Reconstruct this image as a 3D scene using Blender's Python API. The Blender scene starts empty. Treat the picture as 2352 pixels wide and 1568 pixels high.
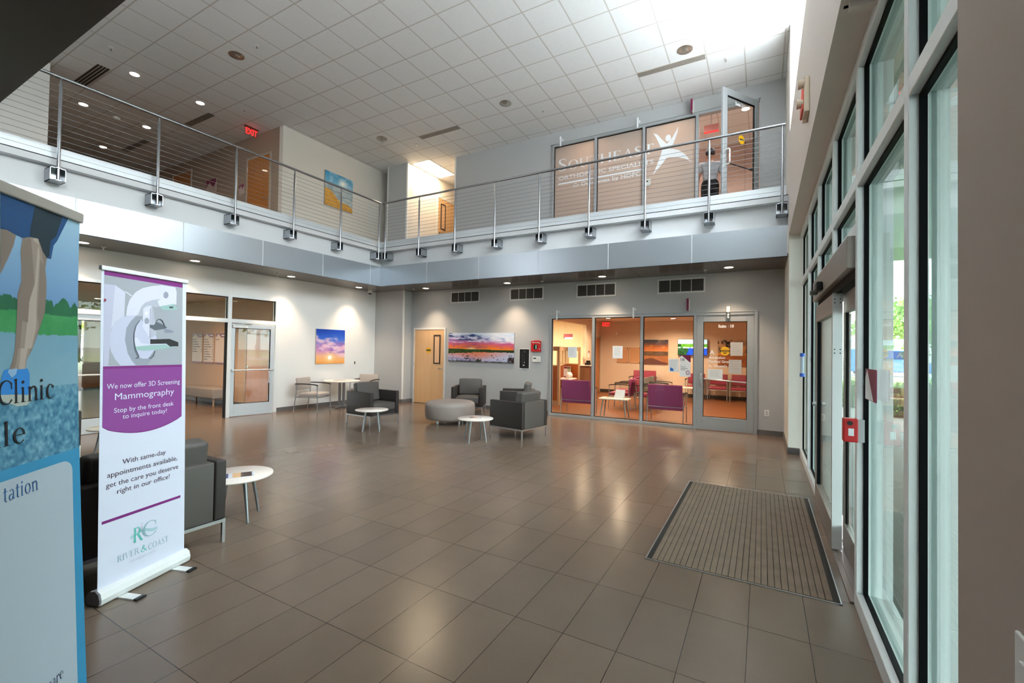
import bpy, bmesh, math, random
import numpy as np
from mathutils import Vector, Matrix
random.seed(7)
PI = math.pi
scene = bpy.context.scene
COL = scene.collection

# ------------------------------------------------------------------ helpers
def lin(c):
    return c / 12.92 if c <= 0.04045 else ((c + 0.055) / 1.055) ** 2.4
def hexc(h):
    h = h.lstrip('#')
    return tuple(lin(int(h[i:i + 2], 16) / 255) for i in (0, 2, 4))
MATS = {}
def mat(name, col, rough=0.6, metal=0.0, spec=0.5, noise=0.0, nscale=20.0, bump=0.0, bscale=200.0, emit=0.0, coat=0.0, alpha=None):
    if name in MATS:
        return MATS[name]
    if isinstance(col, str):
        col = hexc(col)
    m = bpy.data.materials.new(name)
    m.use_nodes = True
    nt = m.node_tree
    b = nt.nodes['Principled BSDF']
    b.inputs['Base Color'].default_value = (*col, 1)
    b.inputs['Roughness'].default_value = rough
    b.inputs['Metallic'].default_value = metal
    b.inputs['Specular IOR Level'].default_value = spec
    b.inputs['Coat Weight'].default_value = coat
    if emit:
        b.inputs['Emission Color'].default_value = (*col, 1)
        b.inputs['Emission Strength'].default_value = emit
    tc = None
    if noise or bump:
        tc = nt.nodes.new('ShaderNodeTexCoord')
    if noise:
        n = nt.nodes.new('ShaderNodeTexNoise')
        n.inputs['Scale'].default_value = nscale
        n.inputs['Detail'].default_value = 4
        nt.links.new(tc.outputs['Object'], n.inputs['Vector'])
        r = nt.nodes.new('ShaderNodeMapRange')
        r.inputs['To Min'].default_value = 1 - noise
        r.inputs['To Max'].default_value = 1 + noise
        nt.links.new(n.outputs['Fac'], r.inputs['Value'])
        mx = nt.nodes.new('ShaderNodeVectorMath'); mx.operation = 'SCALE'
        mx.inputs[0].default_value = col
        nt.links.new(r.outputs['Result'], mx.inputs['Scale'])
        nt.links.new(mx.outputs['Vector'], b.inputs['Base Color'])
    if bump:
        n = nt.nodes.new('ShaderNodeTexNoise')
        n.inputs['Scale'].default_value = bscale
        nt.links.new(tc.outputs['Object'], n.inputs['Vector'])
        bp = nt.nodes.new('ShaderNodeBump')
        bp.inputs['Strength'].default_value = bump
        bp.inputs['Distance'].default_value = 0.002
        nt.links.new(n.outputs['Fac'], bp.inputs['Height'])
        nt.links.new(bp.outputs['Normal'], b.inputs['Normal'])
    MATS[name] = m
    return m

def glass(name, tint, extra=0.0):
    if name in MATS:
        return MATS[name]
    m = bpy.data.materials.new(name); m.use_nodes = True
    nt = m.node_tree; nt.nodes.clear()
    out = nt.nodes.new('ShaderNodeOutputMaterial')
    mix = nt.nodes.new('ShaderNodeMixShader')
    tr = nt.nodes.new('ShaderNodeBsdfTransparent'); tr.inputs[0].default_value = (*tint, 1)
    gl = nt.nodes.new('ShaderNodeBsdfGlossy'); gl.inputs['Roughness'].default_value = 0.0
    gl.inputs['Color'].default_value = (0.9, 0.95, 0.93, 1)
    lw = nt.nodes.new('ShaderNodeLayerWeight'); lw.inputs['Blend'].default_value = 0.5
    pw = nt.nodes.new('ShaderNodeMath'); pw.operation = 'POWER'; pw.inputs[1].default_value = 5.0
    nt.links.new(lw.outputs['Facing'], pw.inputs[0])
    mr = nt.nodes.new('ShaderNodeMapRange')
    mr.inputs['To Min'].default_value = 0.022 + extra; mr.inputs['To Max'].default_value = 0.95
    nt.links.new(pw.outputs[0], mr.inputs['Value'])
    nt.links.new(mr.outputs['Result'], mix.inputs['Fac'])
    nt.links.new(tr.outputs[0], mix.inputs[1]); nt.links.new(gl.outputs[0], mix.inputs[2])
    nt.links.new(mix.outputs[0], out.inputs['Surface'])
    MATS[name] = m
    return m

def nodes_of(m):
    return m.node_tree, m.node_tree.nodes, m.node_tree.links

def grid_mat(name, col, line, sx, sy, ox, oy, lw, rough, spec=0.5, tilevar=0.0, noise=0.0, nscale=6.0, bump=0.0, fine=0.0):
    """world-aligned tile grid: lines of width lw every sx / sy metres"""
    m = mat(name, col, rough, spec=spec)
    nt, N, L = nodes_of(m)
    b = N['Principled BSDF']
    tc = N.new('ShaderNodeTexCoord')
    sp = N.new('ShaderNodeSeparateXYZ'); L.new(tc.outputs['Object'], sp.inputs[0])
    def M(op, a, bb=None):
        n = N.new('ShaderNodeMath'); n.operation = op
        for i, v in enumerate((a, bb)):
            if v is None: continue
            if isinstance(v, (int, float)): n.inputs[i].default_value = v
            else: L.new(v, n.inputs[i])
        return n.outputs[0]
    fx = M('DIVIDE', M('SUBTRACT', sp.outputs['X'], ox), sx)
    fy = M('DIVIDE', M('SUBTRACT', sp.outputs['Y'], oy), sy)
    def edge(f, s):
        fr = M('FRACT', f)
        d = M('MINIMUM', fr, M('SUBTRACT', 1.0, fr))
        return M('LESS_THAN', M('MULTIPLY', d, s), lw / 2)
    e = M('MAXIMUM', edge(fx, sx), edge(fy, sy))
    ci = N.new('ShaderNodeCombineXYZ')
    L.new(M('FLOOR', fx), ci.inputs[0]); L.new(M('FLOOR', fy), ci.inputs[1])
    wn = N.new('ShaderNodeTexWhiteNoise'); wn.noise_dimensions = '3D'; L.new(ci.outputs[0], wn.inputs['Vector'])
    nz = N.new('ShaderNodeTexNoise'); nz.inputs['Scale'].default_value = nscale; nz.inputs['Detail'].default_value = 5
    ad = N.new('ShaderNodeVectorMath'); ad.operation = 'ADD'
    sc = N.new('ShaderNodeVectorMath'); sc.operation = 'SCALE'; L.new(ci.outputs[0], sc.inputs[0]); sc.inputs['Scale'].default_value = 3.7
    L.new(tc.outputs['Object'], ad.inputs[0]); L.new(sc.outputs[0], ad.inputs[1]); L.new(ad.outputs[0], nz.inputs['Vector'])
    k = M('ADD', 1.0, M('ADD', M('MULTIPLY', M('SUBTRACT', wn.outputs['Value'], 0.5), 2 * tilevar), M('MULTIPLY', M('SUBTRACT', nz.outputs['Fac'], 0.5), 2 * noise)))
    if fine:
        n2 = N.new('ShaderNodeTexNoise'); n2.inputs['Scale'].default_value = 90; L.new(tc.outputs['Object'], n2.inputs['Vector'])
        k = M('ADD', k, M('MULTIPLY', M('SUBTRACT', n2.outputs['Fac'], 0.5), 2 * fine))
    vs = N.new('ShaderNodeVectorMath'); vs.operation = 'SCALE'
    vs.inputs[0].default_value = hexc(col) if isinstance(col, str) else col
    L.new(k, vs.inputs['Scale'])
    mx = N.new('ShaderNodeMix'); mx.data_type = 'RGBA'
    L.new(e, mx.inputs['Factor']); L.new(vs.outputs[0], mx.inputs[6]); mx.inputs[7].default_value = (*(hexc(line) if isinstance(line, str) else line), 1)
    L.new(mx.outputs[2], b.inputs['Base Color'])
    if bump:
        bp = N.new('ShaderNodeBump'); bp.inputs['Strength'].default_value = bump; bp.inputs['Distance'].default_value = 0.003
        L.new(M('SUBTRACT', 1.0, e), bp.inputs['Height']); L.new(bp.outputs['Normal'], b.inputs['Normal'])
    return m

def wood_mat(name, c1, c2, rough=0.4, axis=2, scale=6.0, coat=0.0):
    m = mat(name, c1, rough, coat=coat)
    nt, N, L = nodes_of(m)
    b = N['Principled BSDF']
    tc = N.new('ShaderNodeTexCoord'); mp = N.new('ShaderNodeMapping')
    s = [scale * 3] * 3; s[axis] = scale * 0.12
    mp.inputs['Scale'].default_value = s
    nz = N.new('ShaderNodeTexNoise'); nz.inputs['Scale'].default_value = 1.0; nz.inputs['Detail'].default_value = 6; nz.inputs['Distortion'].default_value = 0.6
    L.new(tc.outputs['Object'], mp.inputs[0]); L.new(mp.outputs[0], nz.inputs['Vector'])
    mx = N.new('ShaderNodeMix'); mx.data_type = 'RGBA'
    mx.inputs[6].default_value = (*hexc(c1), 1); mx.inputs[7].default_value = (*hexc(c2), 1)
    L.new(nz.outputs['Fac'], mx.inputs['Factor']); L.new(mx.outputs[2], b.inputs['Base Color'])
    return m

def vc_mat(name, rough=0.6, emit=0.0, spec=0.3):
    if name in MATS: return MATS[name]
    m = mat(name, (0.8, 0.8, 0.8), rough, spec=spec)
    nt, N, L = nodes_of(m)
    a = N.new('ShaderNodeVertexColor'); a.layer_name = 'Col'
    b = N['Principled BSDF']
    L.new(a.outputs['Color'], b.inputs['Base Color'])
    if emit:
        L.new(a.outputs['Color'], b.inputs['Emission Color']); b.inputs['Emission Strength'].default_value = emit
    return m

class MB:
    """collects boxes, tubes, prisms and strips, builds ONE mesh object"""
    def __init__(s):
        s.v = []; s.f = []; s.mi = []; s.M = Matrix.Identity(4); s.sm = []
    def _add(s, vs, fs, mi=0, smooth=False):
        o = len(s.v)
        s.v += [tuple(s.M @ Vector(p)) for p in vs]
        for f in fs:
            s.f.append([i + o for i in f]); s.mi.append(mi); s.sm.append(smooth)
        return s
    def box(s, x0, y0, z0, x1, y1, z1, mi=0):
        x0, x1 = min(x0, x1), max(x0, x1); y0, y1 = min(y0, y1), max(y0, y1); z0, z1 = min(z0, z1), max(z0, z1)
        vs = [(x, y, z) for z in (z0, z1) for y in (y0, y1) for x in (x0, x1)]
        return s._add(vs, [(0, 2, 3, 1), (4, 5, 7, 6), (0, 1, 5, 4), (2, 6, 7, 3), (0, 4, 6, 2), (1, 3, 7, 5)], mi)
    def cyl(s, p, q, r0, r1=None, n=16, mi=0, caps=True):
        r1 = r0 if r1 is None else r1
        p = Vector(p); q = Vector(q); d = (q - p).normalized()
        a = d.orthogonal().normalized(); b = d.cross(a)
        vs = []
        for c, r in ((p, r0), (q, r1)):
            for i in range(n):
                t = 2 * PI * i / n
                vs.append(tuple(c + a * (r * math.cos(t)) + b * (r * math.sin(t))))
        s._add(vs, [(i, (i + 1) % n, n + (i + 1) % n, n + i) for i in range(n)], mi, True)
        if caps:
            s._add(vs[:n], [tuple(reversed(range(n)))], mi); s._add(vs[n:], [tuple(range(n))], mi)
        return s
    def tube(s, pts, r, n=10, mi=0, caps=True):
        pts = [Vector(p) for p in pts]
        rs = r if isinstance(r, (list, tuple)) else [r] * len(pts)
        rings = []; a = None
        for i, p in enumerate(pts):
            d = (pts[min(i + 1, len(pts) - 1)] - pts[max(i - 1, 0)]).normalized()
            if a is None: a = d.orthogonal().normalized()
            else: a = (a - d * a.dot(d)).normalized()
            b = d.cross(a)
            rings.append([tuple(p + a * (rs[i] * math.cos(2 * PI * k / n)) + b * (rs[i] * math.sin(2 * PI * k / n))) for k in range(n)])
        vs = [v for r_ in rings for v in r_]
        fs = [(i * n + k, i * n + (k + 1) % n, (i + 1) * n + (k + 1) % n, (i + 1) * n + k) for i in range(len(pts) - 1) for k in range(n)]
        s._add(vs, fs, mi, True)
        if caps:
            s._add(rings[0], [tuple(reversed(range(n)))], mi); s._add(rings[-1], [tuple(range(n))], mi)
        return s
    def lathe(s, prof, c=(0, 0, 0), n=32, mi=0):
        vs = []
        for r, z in prof:
            for i in range(n):
                t = 2 * PI * i / n
                vs.append((c[0] + r * math.cos(t), c[1] + r * math.sin(t), c[2] + z))
        m = len(prof)
        fs = [(j * n + i, j * n + (i + 1) % n, (j + 1) * n + (i + 1) % n, (j + 1) * n + i) for j in range(m - 1) for i in range(n)]
        s._add(vs, fs, mi, True)
        if prof[0][0] > 1e-4: s._add(vs[:n], [tuple(reversed(range(n)))], mi)
        if prof[-1][0] > 1e-4: s._add(vs[-n:], [tuple(range(n))], mi)
        return s
    def prism(s, poly, y0, y1, mi=0):
        """poly in (x,z), extruded from y0 to y1"""
        n = len(poly)
        vs = [(x, y0, z) for x, z in poly] + [(x, y1, z) for x, z in poly]
        s._add(vs, [tuple(range(n)), tuple(reversed(range(n, 2 * n)))] + [(i, n + i, n + (i + 1) % n, (i + 1) % n) for i in range(n)], mi)
        return s
    def rbox(s, x0, y0, z0, x1, y1, z1, r, mi=0, seg=4, bulge=0.0):
        """soft cushion-like box: rounded-corner lofts along z with rounded top and bottom"""
        prof = []
        for i in range(seg + 1):
            t = PI / 2 * i / seg
            prof.append((r - r * math.sin(t), r - r * math.cos(t)))
        layers = [(ins, z0 + dz) for ins, dz in prof] + [(ins, z1 - dz) for ins, dz in reversed(prof)]
        rings = []
        for ins, z in layers:
            ax0, ax1, ay0, ay1 = x0 + ins, x1 - ins, y0 + ins, y1 - ins
            rr = max(r - ins * 0.5, r * 0.4)
            ring = []
            for cx, cy, a0 in ((ax1 - rr, ay1 - rr, 0), (ax0 + rr, ay1 - rr, 90), (ax0 + rr, ay0 + rr, 180), (ax1 - rr, ay0 + rr, 270)):
                for k in range(seg + 1):
                    t = math.radians(a0 + 90 * k / seg)
                    ring.append((cx + rr * math.cos(t), cy + rr * math.sin(t), z))
            rings.append(ring)
        n = len(rings[0])
        vs = [v for q in rings for v in q]
        fs = [(j * n + i, j * n + (i + 1) % n, (j + 1) * n + (i + 1) % n, (j + 1) * n + i) for j in range(len(rings) - 1) for i in range(n)]
        s._add(vs, fs, mi, True)
        # crowned top and bottom
        cx, cy = (x0 + x1) / 2, (y0 + y1) / 2
        top = rings[-1]; bot = rings[0]
        mid = [((p[0] + cx) / 2, (p[1] + cy) / 2, p[2] + bulge * 0.8) for p in top]
        s._add(top + mid + [(cx, cy, z1 + bulge)], [(i, (i + 1) % n, n + (i + 1) % n, n + i) for i in range(n)] + [(n + i, n + (i + 1) % n, 2 * n) for i in range(n)], mi, True)
        s._add(bot, [tuple(reversed(range(n)))], mi)
        return s
    def sphere(s, c, r, n=16, m=10, mi=0, sc=(1, 1, 1)):
        vs = [(c[0], c[1], c[2] - r * sc[2])]
        for j in range(1, m):
            p = -PI / 2 + PI * j / m
            for i in range(n):
                t = 2 * PI * i / n
                vs.append((c[0] + r * sc[0] * math.cos(p) * math.cos(t), c[1] + r * sc[1] * math.cos(p) * math.sin(t), c[2] + r * sc[2] * math.sin(p)))
        vs.append((c[0], c[1], c[2] + r * sc[2]))
        fs = [(0, 1 + (i + 1) % n, 1 + i) for i in range(n)]
        for j in range(m - 2):
            fs += [(1 + j * n + i, 1 + j * n + (i + 1) % n, 1 + (j + 1) * n + (i + 1) % n, 1 + (j + 1) * n + i) for i in range(n)]
        k = len(vs) - 1
        fs += [(1 + (m - 2) * n + i, 1 + (m - 2) * n + (i + 1) % n, k) for i in range(n)]
        return s._add(vs, fs, mi, True)
    def poly(s, pts, mi=0):
        return s._add(pts, [tuple(range(len(pts)))], mi)
    def build(s, name, mats, parent=None, bevel=0.0, seg=2, autosm=False):
        me = bpy.data.meshes.new(name)
        me.from_pydata(s.v, [], s.f)
        if not isinstance(mats, (list, tuple)): mats = [mats]
        for m in mats: me.materials.append(m)
        me.polygons.foreach_set('material_index', s.mi)
        me.polygons.foreach_set('use_smooth', s.sm)
        me.update()
        o = bpy.data.objects.new(name, me)
        COL.objects.link(o)
        if parent is not None: o.parent = parent
        if bevel:
            bv = o.modifiers.new('bevel', 'BEVEL'); bv.width = bevel; bv.segments = seg; bv.limit_method = 'ANGLE'; bv.angle_limit = math.radians(40)
            bv.harden_normals = False
        return o

def tag(o, label=None, cat=None, group=None, kind=None):
    if label: o['label'] = label
    if cat: o['category'] = cat
    if group: o['group'] = group
    if kind: o['kind'] = kind
    return o
def thing(name, label, cat, loc=(0, 0, 0), rz=0.0, group=None):
    o = bpy.data.objects.new(name, None); COL.objects.link(o)
    o.empty_display_size = 0.1
    o.location = loc; o.rotation_euler = (0, 0, rz)
    return tag(o, label, cat, group)
def struct(o, label=None):
    o['kind'] = 'structure'
    if label: o['label'] = label
    return o
def dup(root, loc, rz, label, group=None, cat=None):
    def cp(o, par):
        c = o.copy(); COL.objects.link(c)
        if par is not None: c.parent = par
        for ch in [k for k in KIDS.get(o.name, [])]:
            cp(ch, c)
        return c
    KIDS = {}
    for o in COL.objects:
        if o.parent: KIDS.setdefault(o.parent.name, []).append(o)
    r = cp(root, None)
    r.location = loc; r.rotation_euler = (0, 0, rz)
    r['label'] = label
    if group: r['group'] = group
    return r

def text_into(mb, s, x, z, size, y=0.0, align='LEFT', width=None, mi=0, map3=None, shear=0.0, bold=0.0):
    """flat sans lettering in the xz plane, facing -y"""
    cu = bpy.data.curves.new('t', 'FONT'); cu.body = s; cu.size = size; cu.align_x = align; cu.resolution_u = 3
    cu.offset = bold
    cu.shear = shear
    ob = bpy.data.objects.new('t', cu); COL.objects.link(ob)
    dg = bpy.context.evaluated_depsgraph_get()
    me = bpy.data.meshes.new_from_object(ob.evaluated_get(dg))
    bpy.data.objects.remove(ob); bpy.data.curves.remove(cu)
    co = [v.co.copy() for v in me.vertices]
    if co:
        xs = [c.x for c in co]; w = max(xs) - min(xs)
        k = width / w if width else 1.0
        x_off = min(xs) if align == 'LEFT' else (max(xs) + min(xs)) / 2
        vs = []
        for c in co:
            px, pz = x + (c.x - x_off) * k, z + c.y
            vs.append(map3(px, pz) if map3 else (px, y, pz))
        mb._add(vs, [tuple(p.vertices) for p in me.polygons], mi)
    bpy.data.meshes.remove(me)

# ---------------------------------------------------------------- serif letters, drawn as strips and rings
def _strip(L, R): return [[L[i], R[i], R[i + 1], L[i + 1]] for i in range(len(L) - 1)]
def _arc(cx, cz, rx, rz, irx, irz, a0, a1, n=18, icx=None):
    icx = cx if icx is None else icx
    L = []; R = []
    for i in range(n + 1):
        t = math.radians(a0 + (a1 - a0) * i / n)
        L.append((cx + rx * math.cos(t), cz + rz * math.sin(t))); R.append((icx + irx * math.cos(t), cz + irz * math.sin(t)))
    return _strip(L, R)
def _bx(x0, z0, x1, z1): return [[(x0, z0), (x1, z0), (x1, z1), (x0, z1)]]
def _stem(x, w, z0, z1, s=0.05, t=0.035, top=True, bot=True):
    o = _bx(x, z0, x + w, z1)
    if bot: o += _bx(x - s, z0, x + w + s, z0 + t)
    if top: o += _bx(x - s, z1 - t, x + w + s, z1)
    return o
def _curve(pts, ws, n=24):
    # Catmull-Rom centreline with varying width
    P = [pts[0]] + list(pts) + [pts[-1]]; out = []
    m = len(pts) - 1
    for i in range(n + 1):
        u = i / n * m; k = min(int(u), m - 1); t = u - k
        p0, p1, p2, p3 = P[k], P[k + 1], P[k + 2], P[k + 3]
        q = []; d = []
        for a in (0, 1):
            c0 = 2 * p1[a]; c1 = p2[a] - p0[a]; c2 = 2 * p0[a] - 5 * p1[a] + 4 * p2[a] - p3[a]; c3 = -p0[a] + 3 * p1[a] - 3 * p2[a] + p3[a]
            q.append(0.5 * (c0 + c1 * t + c2 * t * t + c3 * t ** 3)); d.append(0.5 * (c1 + 2 * c2 * t + 3 * c3 * t * t))
        w = ws[k] + (ws[k + 1] - ws[k]) * t
        l = math.hypot(*d) or 1
        out.append((q, (-d[1] / l, d[0] / l), w))
    L = [(q[0] + n_[0] * w / 2, q[1] + n_[1] * w / 2) for q, n_, w in out]; R = [(q[0] - n_[0] * w / 2, q[1] - n_[1] * w / 2) for q, n_, w in out]
    return _strip(L, R)
T_, t_ = 0.15, 0.05
def serif_glyph(c):
    if c == 'S': return 0.6, _curve([(0.5, 0.8), (0.44, 0.95), (0.28, 0.99), (0.12, 0.88), (0.14, 0.68), (0.3, 0.52), (0.46, 0.36), (0.46, 0.12), (0.28, 0.01), (0.1, 0.06), (0.05, 0.24)], [.03, .05, .06, .11, .13, .14, .13, .11, .06, .05, .03], 40)
    if c == 'O': return 0.86, _arc(0.43, 0.5, 0.4, 0.52, 0.27, 0.47, 0, 360, 40)
    if c == 'C': return 0.76, _arc(0.43, 0.5, 0.4, 0.52, 0.29, 0.47, 40, 320, 34, icx=0.45) + _bx(0.68, 0.62, 0.72, 0.9)
    if c == 'U': return 0.82, _bx(0.1, 0.3, 0.22, 1) + _bx(0.62, 0.3, 0.67, 1) + _arc(0.385, 0.32, 0.285, 0.34, 0.2, 0.29, 180, 360, 20, icx=0.42) + _bx(0.03, 0.965, 0.29, 1) + _bx(0.53, 0.965, 0.76, 1)
    if c == 'T': return 0.74, _stem(0.305, T_, 0, 1, 0.07, top=False) + _bx(0.03, 0.95, 0.71, 1) + [[(0.03, 0.95), (0.03, 0.78), (0.06, 0.78), (0.1, 0.95)], [(0.71, 0.95), (0.64, 0.95), (0.68, 0.78), (0.71, 0.78)]]
    if c == 'H': return 0.92, _stem(0.1, T_, 0, 1, 0.06) + _stem(0.69, T_, 0, 1, 0.06) + _bx(0.2, 0.5, 0.7, 0.55)
    if c == 'E': return 0.68, _stem(0.1, T_, 0, 1, 0.05) + _bx(0.2, 0, 0.6, t_) + _bx(0.2, 0.955, 0.58, 1) + _bx(0.2, 0.5, 0.48, 0.545) + [[(0.6, 0), (0.64, 0.2), (0.6, 0.2), (0.54, 0.04)], [(0.58, 1), (0.53, 0.96), (0.57, 0.8), (0.6, 0.8)]] + _bx(0.45, 0.42, 0.48, 0.62)
    if c == 'F': return 0.64, _stem(0.1, T_, 0, 1, 0.05) + _bx(0.2, 0.955, 0.58, 1) + _bx(0.2, 0.5, 0.48, 0.545) + _bx(0.56, 0.8, 0.6, 1)
    if c == 'A': return 0.84, [[(0.1, 0), (0.15, 0), (0.44, 0.9), (0.42, 1.0)], [(0.58, 0), (0.72, 0), (0.44, 1.02), (0.39, 0.98)]] + _bx(0.24, 0.33, 0.58, 0.38) + _bx(0.02, 0, 0.24, 0.035) + _bx(0.51, 0, 0.82, 0.035)
    if c == 'R': return 0.8, _stem(0.1, T_, 0, 1, 0.05) + _arc(0.36, 0.74, 0.24, 0.26, 0.13, 0.21, -90, 90, 18) + _bx(0.2, 0.955, 0.37, 1) + _bx(0.2, 0.48, 0.37, 0.525) + [[(0.36, 0.5), (0.5, 0.5), (0.78, 0.0), (0.62, 0.0)]] + _bx(0.6, 0, 0.82, 0.035)
    if c == 'P': return 0.68, _stem(0.1, T_, 0, 1, 0.05) + _arc(0.36, 0.72, 0.27, 0.28, 0.15, 0.23, -90, 90, 18) + _bx(0.2, 0.955, 0.37, 1) + _bx(0.2, 0.44, 0.37, 0.485)
    if c == 'D': return 0.86, _stem(0.1, T_, 0, 1, 0.05) + _arc(0.36, 0.5, 0.43, 0.5, 0.3, 0.45, -90, 90, 24) + _bx(0.2, 0.955, 0.37, 1) + _bx(0.2, 0, 0.37, 0.045)
    if c == 'I': return 0.34, _stem(0.1, T_, 0, 1, 0.055)
    if c == 'L': return 0.64, _stem(0.1, T_, 0, 1, 0.05) + _bx(0.2, 0, 0.58, t_) + [[(0.58, 0), (0.62, 0.22), (0.58, 0.22), (0.52, 0.04)]]
    if c == 'V': return 0.82, [[(0.08, 1), (0.22, 1), (0.45, 0.1), (0.42, -0.02)], [(0.42, -0.02), (0.46, 0.08), (0.74, 1), (0.69, 1)]] + _bx(0.0, 0.965, 0.3, 1) + _bx(0.6, 0.965, 0.82, 1)
    if c == '&': return 0.84, _curve([(0.78, 0.5), (0.6, 0.15), (0.36, 0.0), (0.12, 0.12), (0.14, 0.38), (0.4, 0.6), (0.5, 0.8), (0.38, 0.97), (0.26, 0.82), (0.4, 0.5), (0.8, 0.02)], [.04, .05, .07, .11, .09, .06, .07, .05, .07, .1, .11], 48)
    if c == 'l': return 0.34, _bx(0.1, 0, 0.2, 1.05) + _bx(0.03, 0, 0.28, 0.03) + [[(0.02, 1.0), (0.1, 0.98), (0.2, 1.05), (0.1, 1.04)]]
    if c == 'i': return 0.34, _bx(0.1, 0, 0.2, 0.66) + _bx(0.03, 0, 0.28, 0.03) + [[(0.02, 0.62), (0.1, 0.6), (0.2, 0.66), (0.1, 0.66)]] + _arc(0.15, 0.88, 0.07, 0.07, 0.0, 0.0, 0, 360, 14)
    if c == 'n': return 0.66, _bx(0.1, 0, 0.2, 0.66) + _bx(0.03, 0, 0.28, 0.03) + _bx(0.46, 0, 0.56, 0.44) + _bx(0.39, 0, 0.64, 0.03) + _arc(0.36, 0.44, 0.2, 0.24, 0.1, 0.17, 0, 150, 16) + [[(0.02, 0.62), (0.1, 0.6), (0.2, 0.66), (0.1, 0.66)]]
    if c == 'c': return 0.54, _arc(0.31, 0.33, 0.26, 0.35, 0.16, 0.31, 40, 315, 26, icx=0.34) + _arc(0.47, 0.54, 0.06, 0.07, 0, 0, 0, 360, 12)
    if c == 'e': return 0.56, _arc(0.3, 0.33, 0.25, 0.35, 0.16, 0.31, 0, 320, 28, icx=0.32) + _bx(0.12, 0.35, 0.54, 0.39)
    if c == 't': return 0.42, _bx(0.14, 0.14, 0.24, 0.86) + _bx(0.03, 0.61, 0.38, 0.655) + _arc(0.27, 0.14, 0.13, 0.16, 0.04, 0.11, 180, 300, 12)
    if c == 'a': return 0.58, _bx(0.38, 0.08, 0.48, 0.46) + _arc(0.28, 0.46, 0.2, 0.22, 0.11, 0.18, 0, 150, 14) + _arc(0.24, 0.18, 0.19, 0.2, 0.1, 0.16, 60, 360, 22) + [[(0.38, 0.1), (0.44, 0.0), (0.56, 0.04), (0.48, 0.1)]]
    if c == 'o': return 0.62, _arc(0.31, 0.33, 0.27, 0.35, 0.17, 0.31, 0, 360, 30)
    if c == 'r': return 0.46, _bx(0.1, 0, 0.2, 0.66) + _bx(0.03, 0, 0.28, 0.03) + _arc(0.34, 0.4, 0.16, 0.27, 0.1, 0.2, 60, 160, 10) + _arc(0.38, 0.58, 0.06, 0.07, 0, 0, 0, 360, 12)
    return 0.35, []
def serif_into(mb, s, x, z, size, width=None, y=0.0, mi=0, map3=None, gap=0.02, caps1=1.0):
    adv = []
    tot = 0
    for k, c in enumerate(s):
        big = caps1 if (k == 0) else 1.0
        w, g = serif_glyph(c); adv.append((tot, g, big)); tot += (w + gap) * big
    k = (width / tot) if width else size
    for ox, g, big in adv:
        for j, q in enumerate(g):
            pts = []
            for px, pz in q:
                X, Z = x + (ox + px * big) * k, z + pz * size * big
                P = map3(X, Z) if map3 else (X, y, Z)
                pts.append((P[0], P[1] - (j % 12) * 0.00004, P[2]))
            mb.poly(pts, mi)

def picture(mb_name, w, h, nx, ny, fn, mt, parent, M=None, y=0.0):
    """flat print: a grid of coloured cells in the xz plane (x 0..w, z 0..h), fn(u, v) -> sRGB"""
    vs = []; cols = []
    for j in range(ny + 1):
        for i in range(nx + 1):
            u, v = i / nx, j / ny
            vs.append(M(u, v) if M else (u * w, y, v * h)); c = fn(u, v); cols.append((*[lin(min(max(k, 0), 1)) for k in c], 1.0))
    fs = [(j * (nx + 1) + i, j * (nx + 1) + i + 1, (j + 1) * (nx + 1) + i + 1, (j + 1) * (nx + 1) + i) for j in range(ny) for i in range(nx)]
    me = bpy.data.meshes.new(mb_name); me.from_pydata(vs, [], fs)
    a = me.color_attributes.new('Col', 'FLOAT_COLOR', 'POINT')
    a.data.foreach_set('color', [c for q in cols for c in q])
    me.materials.append(mt); me.update()
    o = bpy.data.objects.new(mb_name, me); COL.objects.link(o)
    if parent is not None: o.parent = parent
    return o
# value noise for the printed pictures
_rng = np.random.RandomState(3); _tab = _rng.rand(64, 64)
def vn(x, y):
    xi, yi = math.floor(x), math.floor(y); fx, fy = x - xi, y - yi
    fx = fx * fx * (3 - 2 * fx); fy = fy * fy * (3 - 2 * fy)
    g = lambda a, b: _tab[a % 64, b % 64]
    return (g(xi, yi) * (1 - fx) + g(xi + 1, yi) * fx) * (1 - fy) + (g(xi, yi + 1) * (1 - fx) + g(xi + 1, yi + 1) * fx) * fy
def fbm(x, y, o=4):
    s = 0; a = 0.5
    for k in range(o):
        s += a * vn(x, y); x *= 2.03; y *= 2.03; a *= 0.5
    return s / (1 - 0.5 ** o)
def mixc(a, b, t):
    t = min(max(t, 0), 1); return tuple(a[i] + (b[i] - a[i]) * t for i in range(3))
def ramp(stops, t):
    if t <= stops[0][0]: return stops[0][1]
    for (t0, c0), (t1, c1) in zip(stops, stops[1:]):
        if t <= t1: return mixc(c0, c1, (t - t0) / (t1 - t0))
    return stops[-1][1]
def rgb(h): return tuple(int(h[i:i + 2], 16) / 255 for i in (0, 2, 4))
WORLD = 6.5; EXPO = 1.6
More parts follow.
